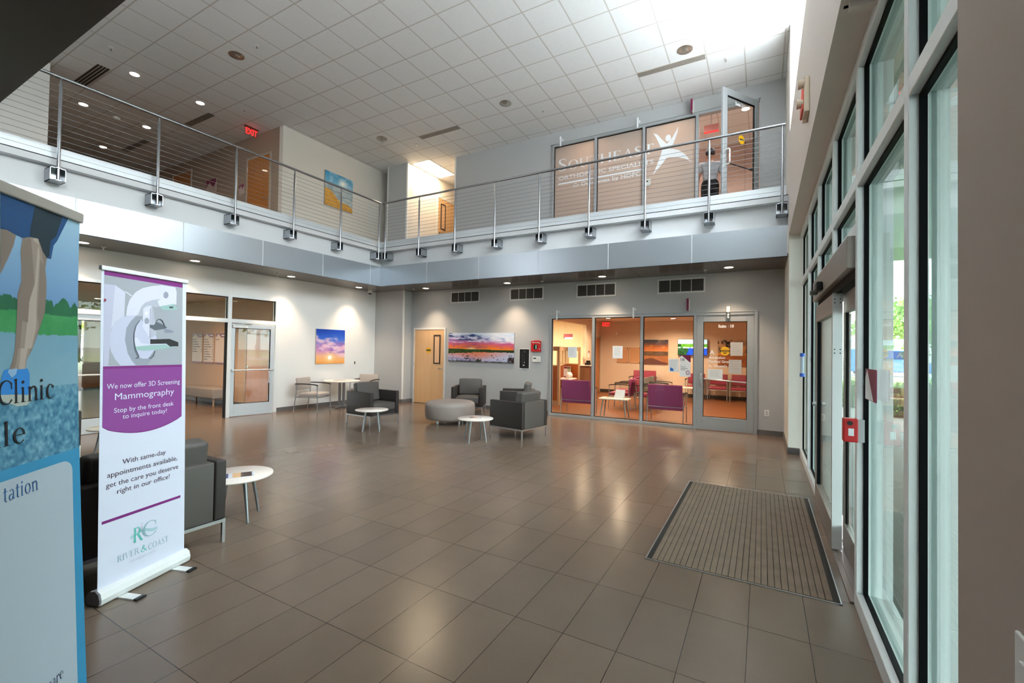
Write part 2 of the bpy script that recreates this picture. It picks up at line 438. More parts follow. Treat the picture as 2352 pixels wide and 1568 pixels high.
MAMMO = {'rect': [(0.017, 2.005), (0.547, 1.996), (0.547, 1.436), (0.017, 1.445)], 'wallL': [(0.017, 1.950), (0.080, 1.951), (0.062, 1.696), (0.045, 1.444), (0.017, 1.445)], 'colB': [(0.080, 1.951), (0.142, 1.915), (0.138, 1.760), (0.078, 1.710), (0.058, 1.667), (0.062, 1.696)], 'seam': [(0.142, 1.916), (0.145, 1.921), (0.185, 1.897), (0.181, 1.892)], 'drum': [(0.214, 1.771), (0.130, 1.756), (0.078, 1.718), (0.055, 1.646), (0.051, 1.584), (0.060, 1.534), (0.084, 1.484), (0.117, 1.444), (0.213, 1.442), (0.161, 1.521), (0.144, 1.607), (0.151, 1.684), (0.180, 1.733)], 'ring': [(0.254, 1.769), (0.210, 1.762), (0.180, 1.733), (0.151, 1.684), (0.143, 1.607), (0.161, 1.521), (0.187, 1.474), (0.213, 1.442), (0.289, 1.441), (0.330, 1.493), (0.346, 1.538), (0.293, 1.485), (0.257, 1.485), (0.230, 1.499), (0.203, 1.565), (0.199, 1.625), (0.211, 1.696), (0.237, 1.737)], 'face': [(0.245, 1.746), (0.211, 1.696), (0.199, 1.625), (0.203, 1.565), (0.230, 1.499), (0.257, 1.485), (0.293, 1.485), (0.321, 1.520), (0.339, 1.543), (0.353, 1.635), (0.310, 1.679), (0.264, 1.721)], 'arm': [(0.148, 1.761), (0.154, 1.818), (0.170, 1.871), (0.208, 1.924), (0.252, 1.956), (0.316, 1.979), (0.383, 1.995), (0.489, 1.994), (0.499, 1.961), (0.498, 1.870), (0.469, 1.871), (0.370, 1.845), (0.357, 1.879), (0.377, 1.897), (0.317, 1.883), (0.271, 1.860), (0.245, 1.831), (0.230, 1.790), (0.219, 1.771)], 'armin': [(0.230, 1.790), (0.245, 1.831), (0.271, 1.860), (0.317, 1.883), (0.377, 1.897), (0.357, 1.879), (0.367, 1.840), (0.332, 1.837), (0.313, 1.846), (0.281, 1.837), (0.258, 1.819), (0.254, 1.769), (0.219, 1.767)], 'headu': [(0.370, 1.845), (0.469, 1.871), (0.507, 1.844), (0.503, 1.837), (0.465, 1.826), (0.394, 1.822)], 'hole': [(0.439, 1.849), (0.469, 1.855), (0.477, 1.844), (0.449, 1.839)], 'post': [(0.258, 1.819), (0.281, 1.837), (0.313, 1.846), (0.310, 1.679), (0.306, 1.622), (0.255, 1.698)], 'postside': [(0.313, 1.846), (0.325, 1.834), (0.352, 1.653), (0.308, 1.620), (0.310, 1.679)], 'slot': [(0.305, 1.825), (0.308, 1.825), (0.307, 1.627), (0.304, 1.626)], 'paddle': [(0.302, 1.714), (0.333, 1.714), (0.347, 1.735), (0.361, 1.734), (0.395, 1.720), (0.428, 1.703), (0.415, 1.693), (0.357, 1.681), (0.338, 1.677), (0.319, 1.688), (0.303, 1.694)], 'paddle2': [(0.410, 1.692), (0.461, 1.685), (0.481, 1.672), (0.471, 1.667), (0.416, 1.662), (0.408, 1.674)], 'cable': [(0.347, 1.731), (0.349, 1.744), (0.361, 1.756), (0.378, 1.758), (0.393, 1.750), (0.405, 1.730), (0.414, 1.707), (0.409, 1.706), (0.400, 1.727), (0.388, 1.745), (0.376, 1.753), (0.363, 1.752), (0.353, 1.742), (0.351, 1.731)], 'pad': [(0.308, 1.617), (0.334, 1.616), (0.446, 1.622), (0.514, 1.599), (0.515, 1.570), (0.452, 1.567), (0.421, 1.588), (0.308, 1.584)], 'table': [(0.205, 1.624), (0.223, 1.624), (0.247, 1.587), (0.308, 1.584), (0.421, 1.588), (0.488, 1.565), (0.514, 1.570), (0.387, 1.548), (0.270, 1.538), (0.217, 1.543), (0.206, 1.578)], 'tablet': [(0.208, 1.565), (0.230, 1.567), (0.320, 1.577), (0.416, 1.583), (0.452, 1.567), (0.488, 1.565), (0.387, 1.548), (0.270, 1.538), (0.217, 1.543)], 'handle': [(0.232, 1.739), (0.238, 1.737), (0.215, 1.705), (0.203, 1.656), (0.202, 1.604), (0.212, 1.552), (0.235, 1.503), (0.231, 1.488), (0.209, 1.484), (0.211, 1.490), (0.225, 1.499), (0.204, 1.547), (0.195, 1.604), (0.196, 1.656), (0.208, 1.705)], 'handle2': [(0.335, 1.536), (0.345, 1.536), (0.335, 1.502), (0.312, 1.482), (0.296, 1.487), (0.314, 1.493), (0.328, 1.511)], 'red': [(0.016, 1.858), (0.025, 1.859), (0.028, 1.849), (0.022, 1.840), (0.015, 1.843)], 'c1': [(0.279, 1.790), (0.279, 1.803)], 'c2': [(0.282, 1.740), (0.281, 1.760)], 'c3': [(0.417, 1.931), (0.417, 1.953)]}
CLINIC = {'shorts': [(0.369, 2.082), (0.233, 2.073), (0.062, 2.079), (0.076, 2.052), (0.119, 1.972), (0.136, 1.951), (0.147, 1.897), (0.166, 1.897), (0.188, 1.919), (0.209, 1.959), (0.249, 1.956), (0.277, 1.945), (0.304, 1.950), (0.340, 1.958), (0.365, 1.955)], 'shortsDark': [(0.228, 2.072), (0.095, 2.077), (0.102, 2.053), (0.126, 1.988), (0.152, 1.964), (0.156, 1.909), (0.166, 1.897), (0.188, 1.919), (0.209, 1.959), (0.246, 1.958), (0.245, 1.990)], 'legR': [(0.277, 1.945), (0.249, 1.958), (0.214, 1.964), (0.193, 1.938), (0.166, 1.899), (0.173, 1.857), (0.167, 1.812), (0.166, 1.767), (0.172, 1.697), (0.198, 1.631), (0.228, 1.563), (0.303, 1.563), (0.295, 1.665), (0.293, 1.749), (0.278, 1.796), (0.279, 1.846), (0.284, 1.895)], 'legL': [(0.365, 1.955), (0.340, 1.958), (0.304, 1.948), (0.312, 1.912), (0.333, 1.863), (0.361, 1.806)], 'treesL': [(0.360, 1.784), (0.344, 1.785), (0.326, 1.756), (0.309, 1.777), (0.291, 1.764), (0.289, 1.703), (0.359, 1.697)], 'legR2': [(0.303, 1.563), (0.228, 1.563), (0.253, 1.524), (0.260, 1.491), (0.325, 1.492), (0.312, 1.522)], 'sock': [(0.328, 1.493), (0.294, 1.495), (0.299, 1.476), (0.317, 1.464), (0.332, 1.484)], 'shoe': [(0.347, 1.490), (0.327, 1.496), (0.317, 1.474), (0.294, 1.491), (0.250, 1.493), (0.242, 1.473), (0.244, 1.407), (0.254, 1.400), (0.291, 1.407), (0.360, 1.411), (0.360, 1.454)], 'sole': [(0.360, 1.414), (0.291, 1.405), (0.254, 1.404), (0.233, 1.399), (0.235, 1.382), (0.255, 1.365), (0.296, 1.366), (0.361, 1.393)]}
# ------------------------------------------------------------------ materials
m_white = mat('white paint', 'eae8e5', 0.7, noise=0.015, nscale=2)
m_white2 = mat('warm white paint', 'e0d9cf', 0.7, noise=0.015, nscale=2)
m_gray = mat('gray wall paint', 'b6b6b6', 0.65, noise=0.015, nscale=2)
m_beige = mat('beige wall paint', 'd8c3ad', 0.65, noise=0.015, nscale=2)
m_tan = mat('tan corridor paint', 'a08a78', 0.7)
m_bulk = mat('bulkhead paint', 'ddd0c6', 0.6)
m_slab = mat('slab edge paint', 'd5d6d8', 0.55)
m_soffit = grid_mat('soffit panel', '5f5854', '7a726c', 1.575, 30.0, -7.04, 20.0, 0.010, 0.25)
m_unlit_soffit = mat('soffit darkened as unlit', '353132', 0.45)  # soffit colour darkened to stand for the unlit underside
m_fascia = mat('fascia panel', 'a7aeb5', 0.31, metal=0.7)
m_joint = mat('fascia joint', 'e3e7ea', 0.5)
m_alum = mat('clear anodised aluminium', 'e9ebeb', 0.42, metal=0.1)
m_frame = mat('storefront frame', 'aeb1b3', 0.42, metal=0.35)
m_bronze = mat('entrance door metal', '9a8f88', 0.4, metal=0.4)
m_gasket = mat('black gasket', '08090a', 0.6, spec=0.1)
m_steel = mat('brushed stainless steel', 'c4c6c9', 0.28, metal=0.9)
m_rail = mat('satin steel railing', 'a6aaaf', 0.22, metal=0.95)
m_cable = mat('steel cable', '85868a', 0.4, metal=0.6)
m_chrome = mat('chrome', 'd2d4d6', 0.15, metal=1.0)
m_toe = mat('toe plate metal', 'd4d9dd', 0.4, metal=0.25)
m_base = mat('gray rubber base', '6a6664', 0.6)
m_glass = glass('clear glass', (0.97, 0.985, 0.98))
m_wglass = glass('tinted window glass', (0.82, 0.90, 0.875), 0.0)
m_black = mat('black plastic', '151516', 0.45)
m_wplas = mat('white plastic', 'e9e7e3', 0.4)
m_floor = grid_mat('porcelain floor tile', '776658', '352b24', 0.3015, 0.6096, -0.064, 2.976, 0.0042, 0.22, spec=0.5, tilevar=0.05, noise=0.10, nscale=3.0, bump=0.25, fine=0.05)
m_ceil = grid_mat('acoustic ceiling tile', 'f2f1f0', 'd3cdc7', 0.6096, 0.6096, -0.304, 6.134, 0.022, 0.85, spec=0.2, noise=0.03, nscale=20, bump=0.2, fine=0.05)
m_scel = mat('suite ceiling paint', 'd9c9b8', 0.8)
m_sfloor = wood_mat('suite vinyl plank', '7f4a22', '623717', 0.42, axis=0, scale=3.0)
m_door = wood_mat('maple door veneer', 'e3ba8c', 'd2a473', 0.4, axis=2, scale=4.0)
m_door2 = wood_mat('brown maple door veneer', 'c07a38', 'ab682c', 0.35, axis=2, scale=4.0, coat=0.3)
m_cab = wood_mat('cherry laminate', '9a4f22', '7e3d18', 0.4, axis=2, scale=4.0)
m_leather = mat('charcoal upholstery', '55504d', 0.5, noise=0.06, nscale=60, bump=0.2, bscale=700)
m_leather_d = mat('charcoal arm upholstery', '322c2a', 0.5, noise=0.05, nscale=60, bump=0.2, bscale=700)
m_otto = mat('gray ottoman upholstery', '9c918a', 0.45, bump=0.15, bscale=500)
m_lam = mat('white laminate top', 'eee2d9', 0.35)
m_tleg = mat('silver table leg', '9fa2a6', 0.35, metal=0.7)
m_cbeige = mat('beige seat fabric', 'b7aca4', 0.8, noise=0.08, nscale=90)
m_purple = mat('plum seat fabric', '8e3669', 0.7, noise=0.06, nscale=60)
m_red = mat('raspberry seat vinyl', '8f3047', 0.45)
m_graych = mat('gray seat fabric', '77756f', 0.8)
m_arm = mat('black arm rest', '1b1918', 0.45)
m_maroon = mat('maroon sign colour', '7d1846', 0.5)
m_paper = mat('white paper', 'e9ecef', 0.7)
m_ink = mat('dark print', '2b2b30', 0.7)
m_grayink = mat('gray print', '8a8a8e', 0.7)
m_vinylw = mat('white vinyl lettering', 'f6f8fa', 0.6)
m_redp = mat('red plastic', 'c21a1c', 0.4)
m_yellow = mat('yellow sticker', 'f2b90f', 0.6)
m_lamp = mat('lamp lens', (1.0, 0.86, 0.70), 0.5, emit=9.0)
m_lampoff = mat('unlit lamp reflector', 'cfc6ba', 0.2, metal=0.85)
m_panel = mat('corridor light panel', (1.0, 0.80, 0.55), 0.5, emit=8.5)
m_exit = mat('red exit letters', (1.0, 0.02, 0.02), 0.5, emit=0.6)

# ------------------------------------------------------------------ the setting
ZS, Z2, ZC = 3.218, 4.21, 6.92          # soffit, upper floor, ceiling
XL, YF = -8.95, 8.70                    # balcony edges
XW = -10.12                             # left wall
def S(name, mt, *boxes, bevel=0.0, parent=None):
    b = MB()
    for q in boxes: b.box(*q)
    o = b.build(name, mt, parent, bevel)
    return struct(o) if parent is None else o

S('floor', m_floor, (-10.2, -4.2, -0.018, 0.70, 10.02, 0.0))
S('floor_vestibule', m_floor, (-22.0, -3.0, -0.018, -10.2, 6.7, 0.0))
S('floor_suite', m_sfloor, (-9.0, 10.02, -0.018, 0.3, 16.9, 0.0))
S('ceiling', m_ceil, (-19.0, -4.2, ZC, 0.66, 14.2, ZC + 0.15))
# back wall, lower storey
S('wall_back_lower', m_gray, (-9.1, 10.0, 0, -8.89, 10.14, ZS), (-8.89, 10.0, 2.16, -7.72, 10.14, ZS), (-7.72, 10.0, 0, -4.55, 10.14, ZS), (-4.55, 10.0, 2.41, -0.08, 10.14, ZS), (-0.08, 10.0, 0, 0.40, 10.14, ZS))
S('wall_jog_lower', m_gray, (-10.3, 9.66, 0, -9.0, 9.80, ZS), (-9.12, 9.80, 0, -9.0, 10.0, ZS))
S('trim_1', m_white, (-9.02, 9.645, 0.11, -8.985, 9.69, ZS))
S('wall_left_lower', m_white, (XW - 0.14, 6.60, 0, XW, 9.66, ZS), (XW - 0.14, -4.2, 2.69, XW, 6.60, ZS), (XW - 0.14, -4.2, 0, XW, 0.6, 2.69))
S('wall_right_end', m_white2, (0.366, 8.40, 0, 0.78, 10.14, ZC))
S('wall_right_near', mat('taupe wall paint', 'bdaca0', 0.6), (0.36, -4.2, 0, 0.80, 1.283, 3.5))
S('wall_right_bulkhead', m_bulk, (0.36, -4.2, 3.5, 0.78, 8.40, 5.10))
S('wall_near', mat('brown near wall', '6f655d', 0.7), (-10.3, -4.34, 0, 0.8, -4.2, ZC))
# back wall, upper storey
S('wall_back_upper', m_gray, (-7.5, 10.0, Z2, -4.54, 10.14, ZC), (-4.54, 10.0, 6.62, -0.07, 10.14, ZC), (-0.07, 10.0, Z2, 0.40, 10.14, ZC))
S('trim_2', m_white, (-7.515, 9.985, Z2, -7.48, 10.02, ZC))
S('wall_jog_upper', m_gray, (-9.71, 9.66, Z2, -8.96, 10.0, ZC))
S('trim_3', m_white, (-8.985, 9.645, Z2, -8.93, 9.70, ZC), (-9.725, 9.645, Z2, -9.69, 9.69, ZC))
S('wall_corridor_left', m_white2, (-9.1, 9.70, Z2, -8.93, 14.0, ZC))
S('wall_corridor_right', m_white2, (-7.5, 10.14, Z2, -7.36, 14.0, ZC))
S('wall_corridor_end', m_white2, (-9.1, 13.9, Z2, -7.36, 14.04, ZC))
S('wall_left_upper', m_white2, (-10.29, 6.62, Z2, -10.15, 10.4, ZC))
S('wall_recess', m_gray, (-10.2, 10.3, Z2, -9.1, 10.42, ZC))
S('wall_corridor_north', m_tan, (-19.0, 6.62, Z2, -10.29, 6.76, ZC))
S('wall_corridor_south', m_white, (-12.1, -4.2, Z2, -11.95, 3.03, ZC), (-19.0, 2.90, Z2, -12.1, 3.03, ZC))
S('wall_corridor_west', m_tan, (-19.0, 3.03, Z2, -18.86, 6.62, ZC))
# upper floor slab (runs round three sides of the hall), soffit under it
S('floor_upper', m_slab, (-9.17, 8.93, 3.74, 0.36, 14.0, Z2 - 0.02), (-19.0, -4.2, 3.74, -9.18, 14.0, Z2 - 0.02), (-9.18, -4.2, 3.74, 0.36, 0.80, Z2 - 0.02))
S('ceiling_soffit', m_soffit, (-10.3, 8.72, ZS, 0.366, 10.0, ZS + 0.05), (-10.3, 0.94, ZS, -8.97, 8.72, ZS + 0.05))
S('ceiling_near_soffit', m_unlit_soffit, (-10.3, -4.2, ZS, 0.36, 0.92, ZS + 0.05))
# fascia panels, one sheet each, with pale joint strips between them
bx = [XL, -7.361, -5.806, -4.257, -2.701, -1.137, 0.36]
k = 4
for a, b in zip(bx, bx[1:]):
    S('trim_%d' % k, m_fascia, (a + 0.008, YF, ZS, b - 0.008, YF + 0.05, 3.735)); k += 1
S('trim_%d' % k, m_joint, *[(x - 0.010, YF + 0.004, ZS, x + 0.010, YF + 0.05, 3.735) for x in bx[1:-1]], (XL - 0.01, YF + 0.03, 3.715, 0.36, YF + 0.23, 3.742)); k += 1
ly = [0.95, 1.17, 2.59, 4.014, 5.462, 6.90, 8.347, YF]
for a, b in zip(ly, ly[1:]):
    S('trim_%d' % k, m_fascia, (XL - 0.05, a + 0.008, ZS, XL, b - (0.008 if b < YF else 0.0), 3.735)); k += 1
S('trim_%d' % k, m_joint, *[(XL - 0.05, y - 0.010, ZS, XL - 0.004, y + 0.010, 3.735) for y in ly[1:-1]], (XL - 0.23, 0.95, 3.715, XL - 0.03, YF, 3.742), (XL - 0.012, YF - 0.004, ZS, XL + 0.004, YF + 0.012, 3.735)); k += 1
S('trim_%d' % k, m_fascia, (-8.9, 0.87, ZS + 0.06, 0.36, 0.92, 3.735)); k += 1
# toe plate and lower lip at the slab edge
def edge(name, mt, boxes):
    return S(name, mt, *boxes)
edge('trim_%d' % k, m_toe, [(XL - 0.11, YF + 0.10, 4.353, 0.34, YF + 0.12, 4.437), (XL - 0.11, YF + 0.10, 4.277, 0.34, YF + 0.12, 4.348), (XL - 0.12, 0.95, 4.353, XL - 0.10, YF + 0.10, 4.437), (XL - 0.12, 0.95, 4.277, XL - 0.10, YF + 0.10, 4.348), (XL - 0.112, YF + 0.112, 4.28, 0.34, YF + 0.125, 4.43), (XL - 0.125, 0.95, 4.28, XL - 0.112, YF + 0.10, 4.43)]); k += 1
edge('trim_%d' % k, m_slab, [(XL - 0.12, YF + 0.10, 4.17, 0.36, YF + 0.30, 4.262), (XL - 0.30, 0.95, 4.17, XL - 0.10, YF + 0.10, 4.262)]); k += 1
edge('trim_%d' % k, m_black, [(XL - 0.125, YF + 0.115, 4.255, 0.36, YF + 0.20, 4.285), (XL - 0.20, 0.95, 4.255, XL - 0.115, YF + 0.115, 4.285)]); k += 1
S('floor_corridor', mat('brown corridor carpet', '5c5048', 0.95), (-9.17, 8.95, Z2 - 0.02, 0.36, 10.0, Z2), (-9.17, 10.0, Z2 - 0.02, -7.36, 14.0, Z2), (-19.0, -4.2, Z2 - 0.02, -9.2, 10.4, Z2))
# baseboards
S('baseboard_left', m_base, (XW, 6.60, 0, XW + 0.012, 9.66, 0.10))
S('baseboard_back', m_base, (-9.0, 9.988, 0, -8.89, 10.0, 0.10), (-7.72, 9.988, 0, -4.55, 10.0, 0.10), (-0.08, 9.988, 0, 0.366, 10.0, 0.10), (-10.12, 9.648, 0, -8.99, 9.66, 0.10), (-9.0, 9.66, 0, -8.988, 9.988, 0.10))
S('baseboard_right', m_base, (0.354, 8.40, 0, 0.366, 9.99, 0.10), (0.354, 8.388, 0, 0.52, 8.40, 0.10))
S('trim_%d' % k, m_bulk, (0.40, 2.95, 3.455, 0.52, 2.99, 3.50)); k += 1
S('trim_%d' % k, m_gasket, (0.38, 2.99, 3.494, 0.52, 3.006, 3.502)); k += 1

# ---- entrance curtain wall (right)
XI, XG, XO = 0.52, 0.585, 0.70
mulls = [1.26, 2.39, 3.525, 4.65, 5.82, 6.98, 8.33]
MW = 0.065
def window_bay(n, y0, y1, segs, base=0.0, post=0.0):
    """frame + panes between two mullions; segs = list of (z0, z1) glazed openings"""
    f = MB()
    f.box(XI, y0, post, XO, y0 + MW, 3.5)
    zs = [base] + [z for s_ in segs for z in s_] + [3.5]
    g = MB()
    for i in range(0, len(zs), 2):
        f.box(XI, y0 + MW, zs[i], XO, y1, zs[i + 1])
    for z0, z1 in segs:
        for a in (0, 1):
            g.box(XI + 0.034, y0 + MW if a == 0 else y1 - 0.014, z0, XI + 0.058, (y0 + MW + 0.014) if a == 0 else y1, z1)
        g.box(XI + 0.034, y0 + MW, z0, XI + 0.058, y1, z0 + 0.014); g.box(XI + 0.034, y0 + MW, z1 - 0.014, XI + 0.058, y1, z1)
    w = struct(f.build('window_%d' % n, m_alum, None, 0.003, 1))
    g.build('gasket', m_gasket, w)
    for z0, z1 in segs:
        p = MB(); p.box(XG, y0 + MW, z0, XG + 0.024, y1, z1); p.build('pane', m_wglass, w)
    return w
window_bay(1, 0.9, 2.39, [(0.10, 2.66), (2.74, 3.42)])
window_bay(2, 2.39, 3.525, [(0.10, 2.66), (2.74, 3.42)])
window_bay(3, 3.525, 4.65, [(2.44, 2.66), (2.74, 3.42)], 2.36)
window_bay(4, 4.65, 5.82, [(2.44, 2.66), (2.74, 3.42)], 2.36, 2.36)
window_bay(5, 5.82, 6.98, [(0.10, 2.66), (2.74, 3.42)])
window_bay(6, 6.98, 8.35, [(0.10, 2.66), (2.74, 3.42)])
# clerestory over the bulkhead
f = MB(); f.box(0.60, -4.2, 5.10, 0.72, 8.40, 5.16); f.box(0.60, -4.2, 6.86, 0.72, 8.40, ZC)
p = MB()
for i in range(12):
    y = -4.2 + i * 1.1455
    if i: f.box(0.60, y - 0.03, 5.16, 0.72, y + 0.03, 6.86)
w7 = struct(f.build('window_7', m_alum))
for i in range(11):
    y = -4.2 + i * 1.1455
    p = MB(); p.box(0.65, y, 5.16, 0.66, y + 1.1455, 6.86); p.build('pane', m_glass, w7)
S('trim_%d' % k, m_white, (0.36, -4.2, 5.10, 0.60, 8.40, 5.115)); k += 1

# ---- sliding entrance door
d = MB(); d.box(0.475, 3.59, 2.15, 0.66, 5.82, 2.36)
d1 = struct(d.build('door_1', m_bronze, None, 0.004))
d = MB(); d.box(0.50, 3.59, 0.0, 0.68, 5.82, 0.014); d.box(0.535, 3.59, 0.014, 0.55, 5.82, 0.022); d.box(0.60, 3.59, 0.014, 0.615, 5.82, 0.022)
d.build('threshold', m_bronze, d1)
d = MB(); d.box(0.52, 3.59, 2.085, 0.66, 5.80, 2.15); d.build('track', m_gasket, d1)
def slide_leaf(y0, y1, x0, x1, face):
    b = MB()
    b.box(x0, y0, 0.02, x1, y0 + 0.06, 2.09); b.box(x0, y1 - 0.06, 0.02, x1, y1, 2.09)
    b.box(x0, y0 + 0.06, 1.93, x1, y1 - 0.06, 2.09); b.box(x0, y0 + 0.06, 0.02, x1, y1 - 0.06, 0.22)
    o = b.build('leaf', m_bronze, d1, 0.003)
    q = MB(); q.box((x0 + x1) / 2 - 0.006, y0 + 0.06, 0.22, (x0 + x1) / 2 + 0.006, y1 - 0.06, 1.93); q.build('pane', m_wglass, o)
    q = MB()
    q.box(x0 + 0.012, y0 + 0.06, 0.22, x1 - 0.012, y0 + 0.075, 1.93); q.box(x0 + 0.012, y1 - 0.075, 0.22, x1 - 0.012, y1 - 0.06, 1.93)
    q.build('gasket', m_gasket, o)
    if face:
        q = MB(); q.box(x0 - 0.002, y0 - 0.004, 0.02, x1 + 0.004, y0, 2.09); q.build('edge_stile', m_alum, o)
        q = MB()
        for zz in (2.04, 2.01, 1.63, 1.60):
            for xx in (x0 + 0.012, x1 - 0.012): q.cyl((xx, y0 - 0.006, zz), (xx, y0 - 0.004, zz), 0.005, n=8)
        q.build('screw', m_black, o)
    return o
slide_leaf(4.46, 5.80, 0.50, 0.562, True)
slide_leaf(3.60, 4.58, 0.585, 0.63, False)
q = MB(); q.cyl((0.47, 5.74, 1.06), (0.50, 5.74, 1.06), 0.018); q.cyl((0.49, 5.74, 1.06), (0.50, 5.74, 1.06), 0.028); q.build('lock', m_steel, d1)
q = MB(); q.box(0.535, 3.60, 1.55, 0.58, 3.64, 1.80); q.build('panic_latch', m_black, d1, 0.004)

# ---- storefronts on the back wall (suite 110 below, suite 210 above)
def tall_front(n, z0, glassm, zbot=0.06):
    f = MB()
    for a, b in ((-4.55, -4.49), (-3.46, -3.40), (-2.35, -2.29), (-1.25, -1.19), (-0.14, -0.08)):
        f.box(a, 9.965, z0, b, 10.09, z0 + 2.41)
    for a, b in ((-4.49, -3.46), (-3.40, -2.35), (-2.29, -1.25), (-1.19, -0.14)):
        f.box(a, 9.965, z0 + 2.35, b, 10.09, z0 + 2.41)
        if b < -1.2: f.box(a, 9.965, z0, b, 10.09, z0 + 0.06)
    f.box(-4.57, 9.955, z0 + 2.405, -0.06, 10.0, z0 + 2.425)
    w = struct(f.build('window_%d' % n, m_frame, None, 0.003, 1))
    g = MB()
    for a, b in ((-4.49, -3.46), (-3.40, -2.35), (-2.29, -1.25)):
        p = MB(); p.box(a, 10.02, z0 + 0.06, b, 10.035, z0 + 2.35); p.build('pane', glassm, w)
        for q in ((a, z0 + 0.06, a + 0.014, z0 + 2.35), (b - 0.014, z0 + 0.06, b, z0 + 2.35), (a, z0 + 2.336, b, z0 + 2.35), (a, z0 + 0.06, b, z0 + 0.074)):
            g.box(q[0], 10.005, q[1], q[2], 10.02, q[3])
    g.build('gasket', m_gasket, w)
    return w
m_frost = bpy.data.materials.new('frosted film'); m_frost.use_nodes = True
nt = m_frost.node_tree; nt.nodes.clear()
_o = nt.nodes.new('ShaderNodeOutputMaterial'); _m = nt.nodes.new('ShaderNodeMixShader'); _m2 = nt.nodes.new('ShaderNodeMixShader')
_d = nt.nodes.new('ShaderNodeBsdfDiffuse'); _d.inputs[0].default_value = (*hexc('d3c9bf'), 1)
_t = nt.nodes.new('ShaderNodeBsdfTranslucent'); _t.inputs[0].default_value = (*hexc('dccabb'), 1)
_g = nt.nodes.new('ShaderNodeBsdfGlossy'); _g.inputs['Roughness'].default_value = 0.1
_m.inputs[0].default_value = 0.5; nt.links.new(_d.outputs[0], _m.inputs[1]); nt.links.new(_t.outputs[0], _m.inputs[2])
_m2.inputs[0].default_value = 0.05; nt.links.new(_m.outputs[0], _m2.inputs[1]); nt.links.new(_g.outputs[0], _m2.inputs[2]); nt.links.new(_m2.outputs[0], _o.inputs[0])
w8 = tall_front(8, 0.0, m_glass)
w9 = tall_front(9, Z2, m_frost)

def glazed_leaf(name, W, H, stile, top, bot, mt, parent=None, t=0.045):
    """door leaf with its hinge edge at x=0, leaf along +x, thickness along y, base z=0"""
    b = MB()
    b.box(0, 0, 0, stile, t, H); b.box(W - stile, 0, 0, W, t, H); b.box(stile, 0, H - top, W - stile, t, H); b.box(stile, 0, 0, W - stile, t, bot)
    o = b.build(name, mt, parent, 0.003, 1)
    q = MB(); q.box(stile, t / 2 - 0.006, bot, W - stile, t / 2 + 0.006, H - top); q.build('pane', m_glass, o)
    q = MB()
    for yy in (0.006, t - 0.016):
        q.box(stile, yy, bot, stile + 0.01, yy + 0.01, H - top); q.box(W - stile - 0.01, yy, bot, W - stile, yy + 0.01, H - top); q.box(stile, yy, H - top - 0.01, W - stile, yy + 0.01, H - top); q.box(stile, yy, bot, W - stile, yy + 0.01, bot + 0.01)
    q.build('gasket', m_gasket, o)
    return o
def pull(x, z0, z1, y, side, parent, mt=None, r=0.011, out=0.06):
    q = MB(); s_ = -1 if side < 0 else 1
    q.tube([(x, y, z0), (x, y + s_ * out * 0.7, z0), (x, y + s_ * out, z0 + 0.02), (x, y + s_ * out, z1 - 0.02), (x, y + s_ * out * 0.7, z1), (x, y, z1)], r, 10)
    return q.build('pull_handle', mt or m_steel, parent)
# suite 110 door, shut (hinges right)
d2 = glazed_leaf('door_2', 1.05, 2.34, 0.125, 0.13, 0.26, m_frame); struct(d2)
d2.location = (-1.19, 9.985, 0.008)
pull(0.09, 0.88, 1.14, 0.0, -1, d2)
q = MB(); q.box(0.045, -0.006, 0.86, 0.125, 0.0, 1.16); q.build('handle_plate', m_frame, d2)
q = MB(); q.cyl((0.065, -0.02, 1.05), (0.065, 0, 1.05), 0.02); q.build('lock', m_steel, d2)
q = MB(); q.tube([(0.10, 0.10, 1.03), (0.95, 0.10, 0.985)], 0.014); q.box(0.08, 0.045, 1.0, 0.12, 0.11, 1.06); q.box(0.93, 0.045, 0.955, 0.97, 0.11, 1.015); q.build('push_bar', m_steel, d2)
q = MB()
text_into(q, 'Suite 110', 0.545, 2.09, 0.085, y=0.012, align='CENTER', width=0.285, bold=0.002)
q.build('lettering', m_vinylw, d2)
q = MB()
for ln, zz, sz in (('A', 1.545, 0.12), ('Ascension', 1.455, 0.07), ('Medical Group', 1.375, 0.07), ("St. Vincent's", 1.285, 0.07)):
    text_into(q, ln, 0.245 if ln == 'A' else 0.225, zz, sz, y=0.012, width={'A': 0.09, 'Ascension': 0.31, 'Medical Group': 0.44, "St. Vincent's": 0.34}[ln], bold=0.0015)
q.build('lettering', m_vinylw, d2)
# suite 210 door, standing open towards the balcony
d3 = glazed_leaf('door_3', 1.05, 2.34, 0.125, 0.13, 0.26, m_frame); struct(d3)
d3.location = (-0.12, 9.985, Z2 + 0.008); d3.rotation_euler = (0, 0, math.atan2(-0.86, -0.57))
q = MB(); text_into(q, 'Suite 210', 0, 0, 0.085, y=0.03, align='CENTER', width=0.285, bold=0.002)
q.M = Matrix.Identity(4)
for i_, v_ in enumerate(q.v): q.v[i_] = (0.545 - v_[0], v_[1], 2.09 + v_[2])
q.build('lettering', m_vinylw, d3)
pull(0.965, 0.88, 1.16, 0.045, 1, d3, m_wplas, 0.013, 0.08)
pull(0.965, 0.88, 1.16, 0.0, -1, d3, m_steel, 0.012, 0.06)
q = MB(); q.tube([(0.95, -0.055, 0.99), (0.10, -0.055, 0.99)], 0.013); q.box(0.93, -0.065, 0.97, 0.97, 0.0, 1.01); q.box(0.08, -0.065, 0.97, 0.12, 0.0, 1.01); q.build('push_bar', m_black, d3)
q = MB(); q.M = Matrix.Translation((0.50, 0.028, 1.46)); q.cyl((0, 0, 0), (0, 0.003, 0), 0.085, n=28); q.build('caution_sticker', m_yellow, d3)
q = MB(); q.box(0.44, 0.0315, 1.45, 0.56, 0.0325, 1.475); q.build('caution_sticker_print', m_ink, d3)

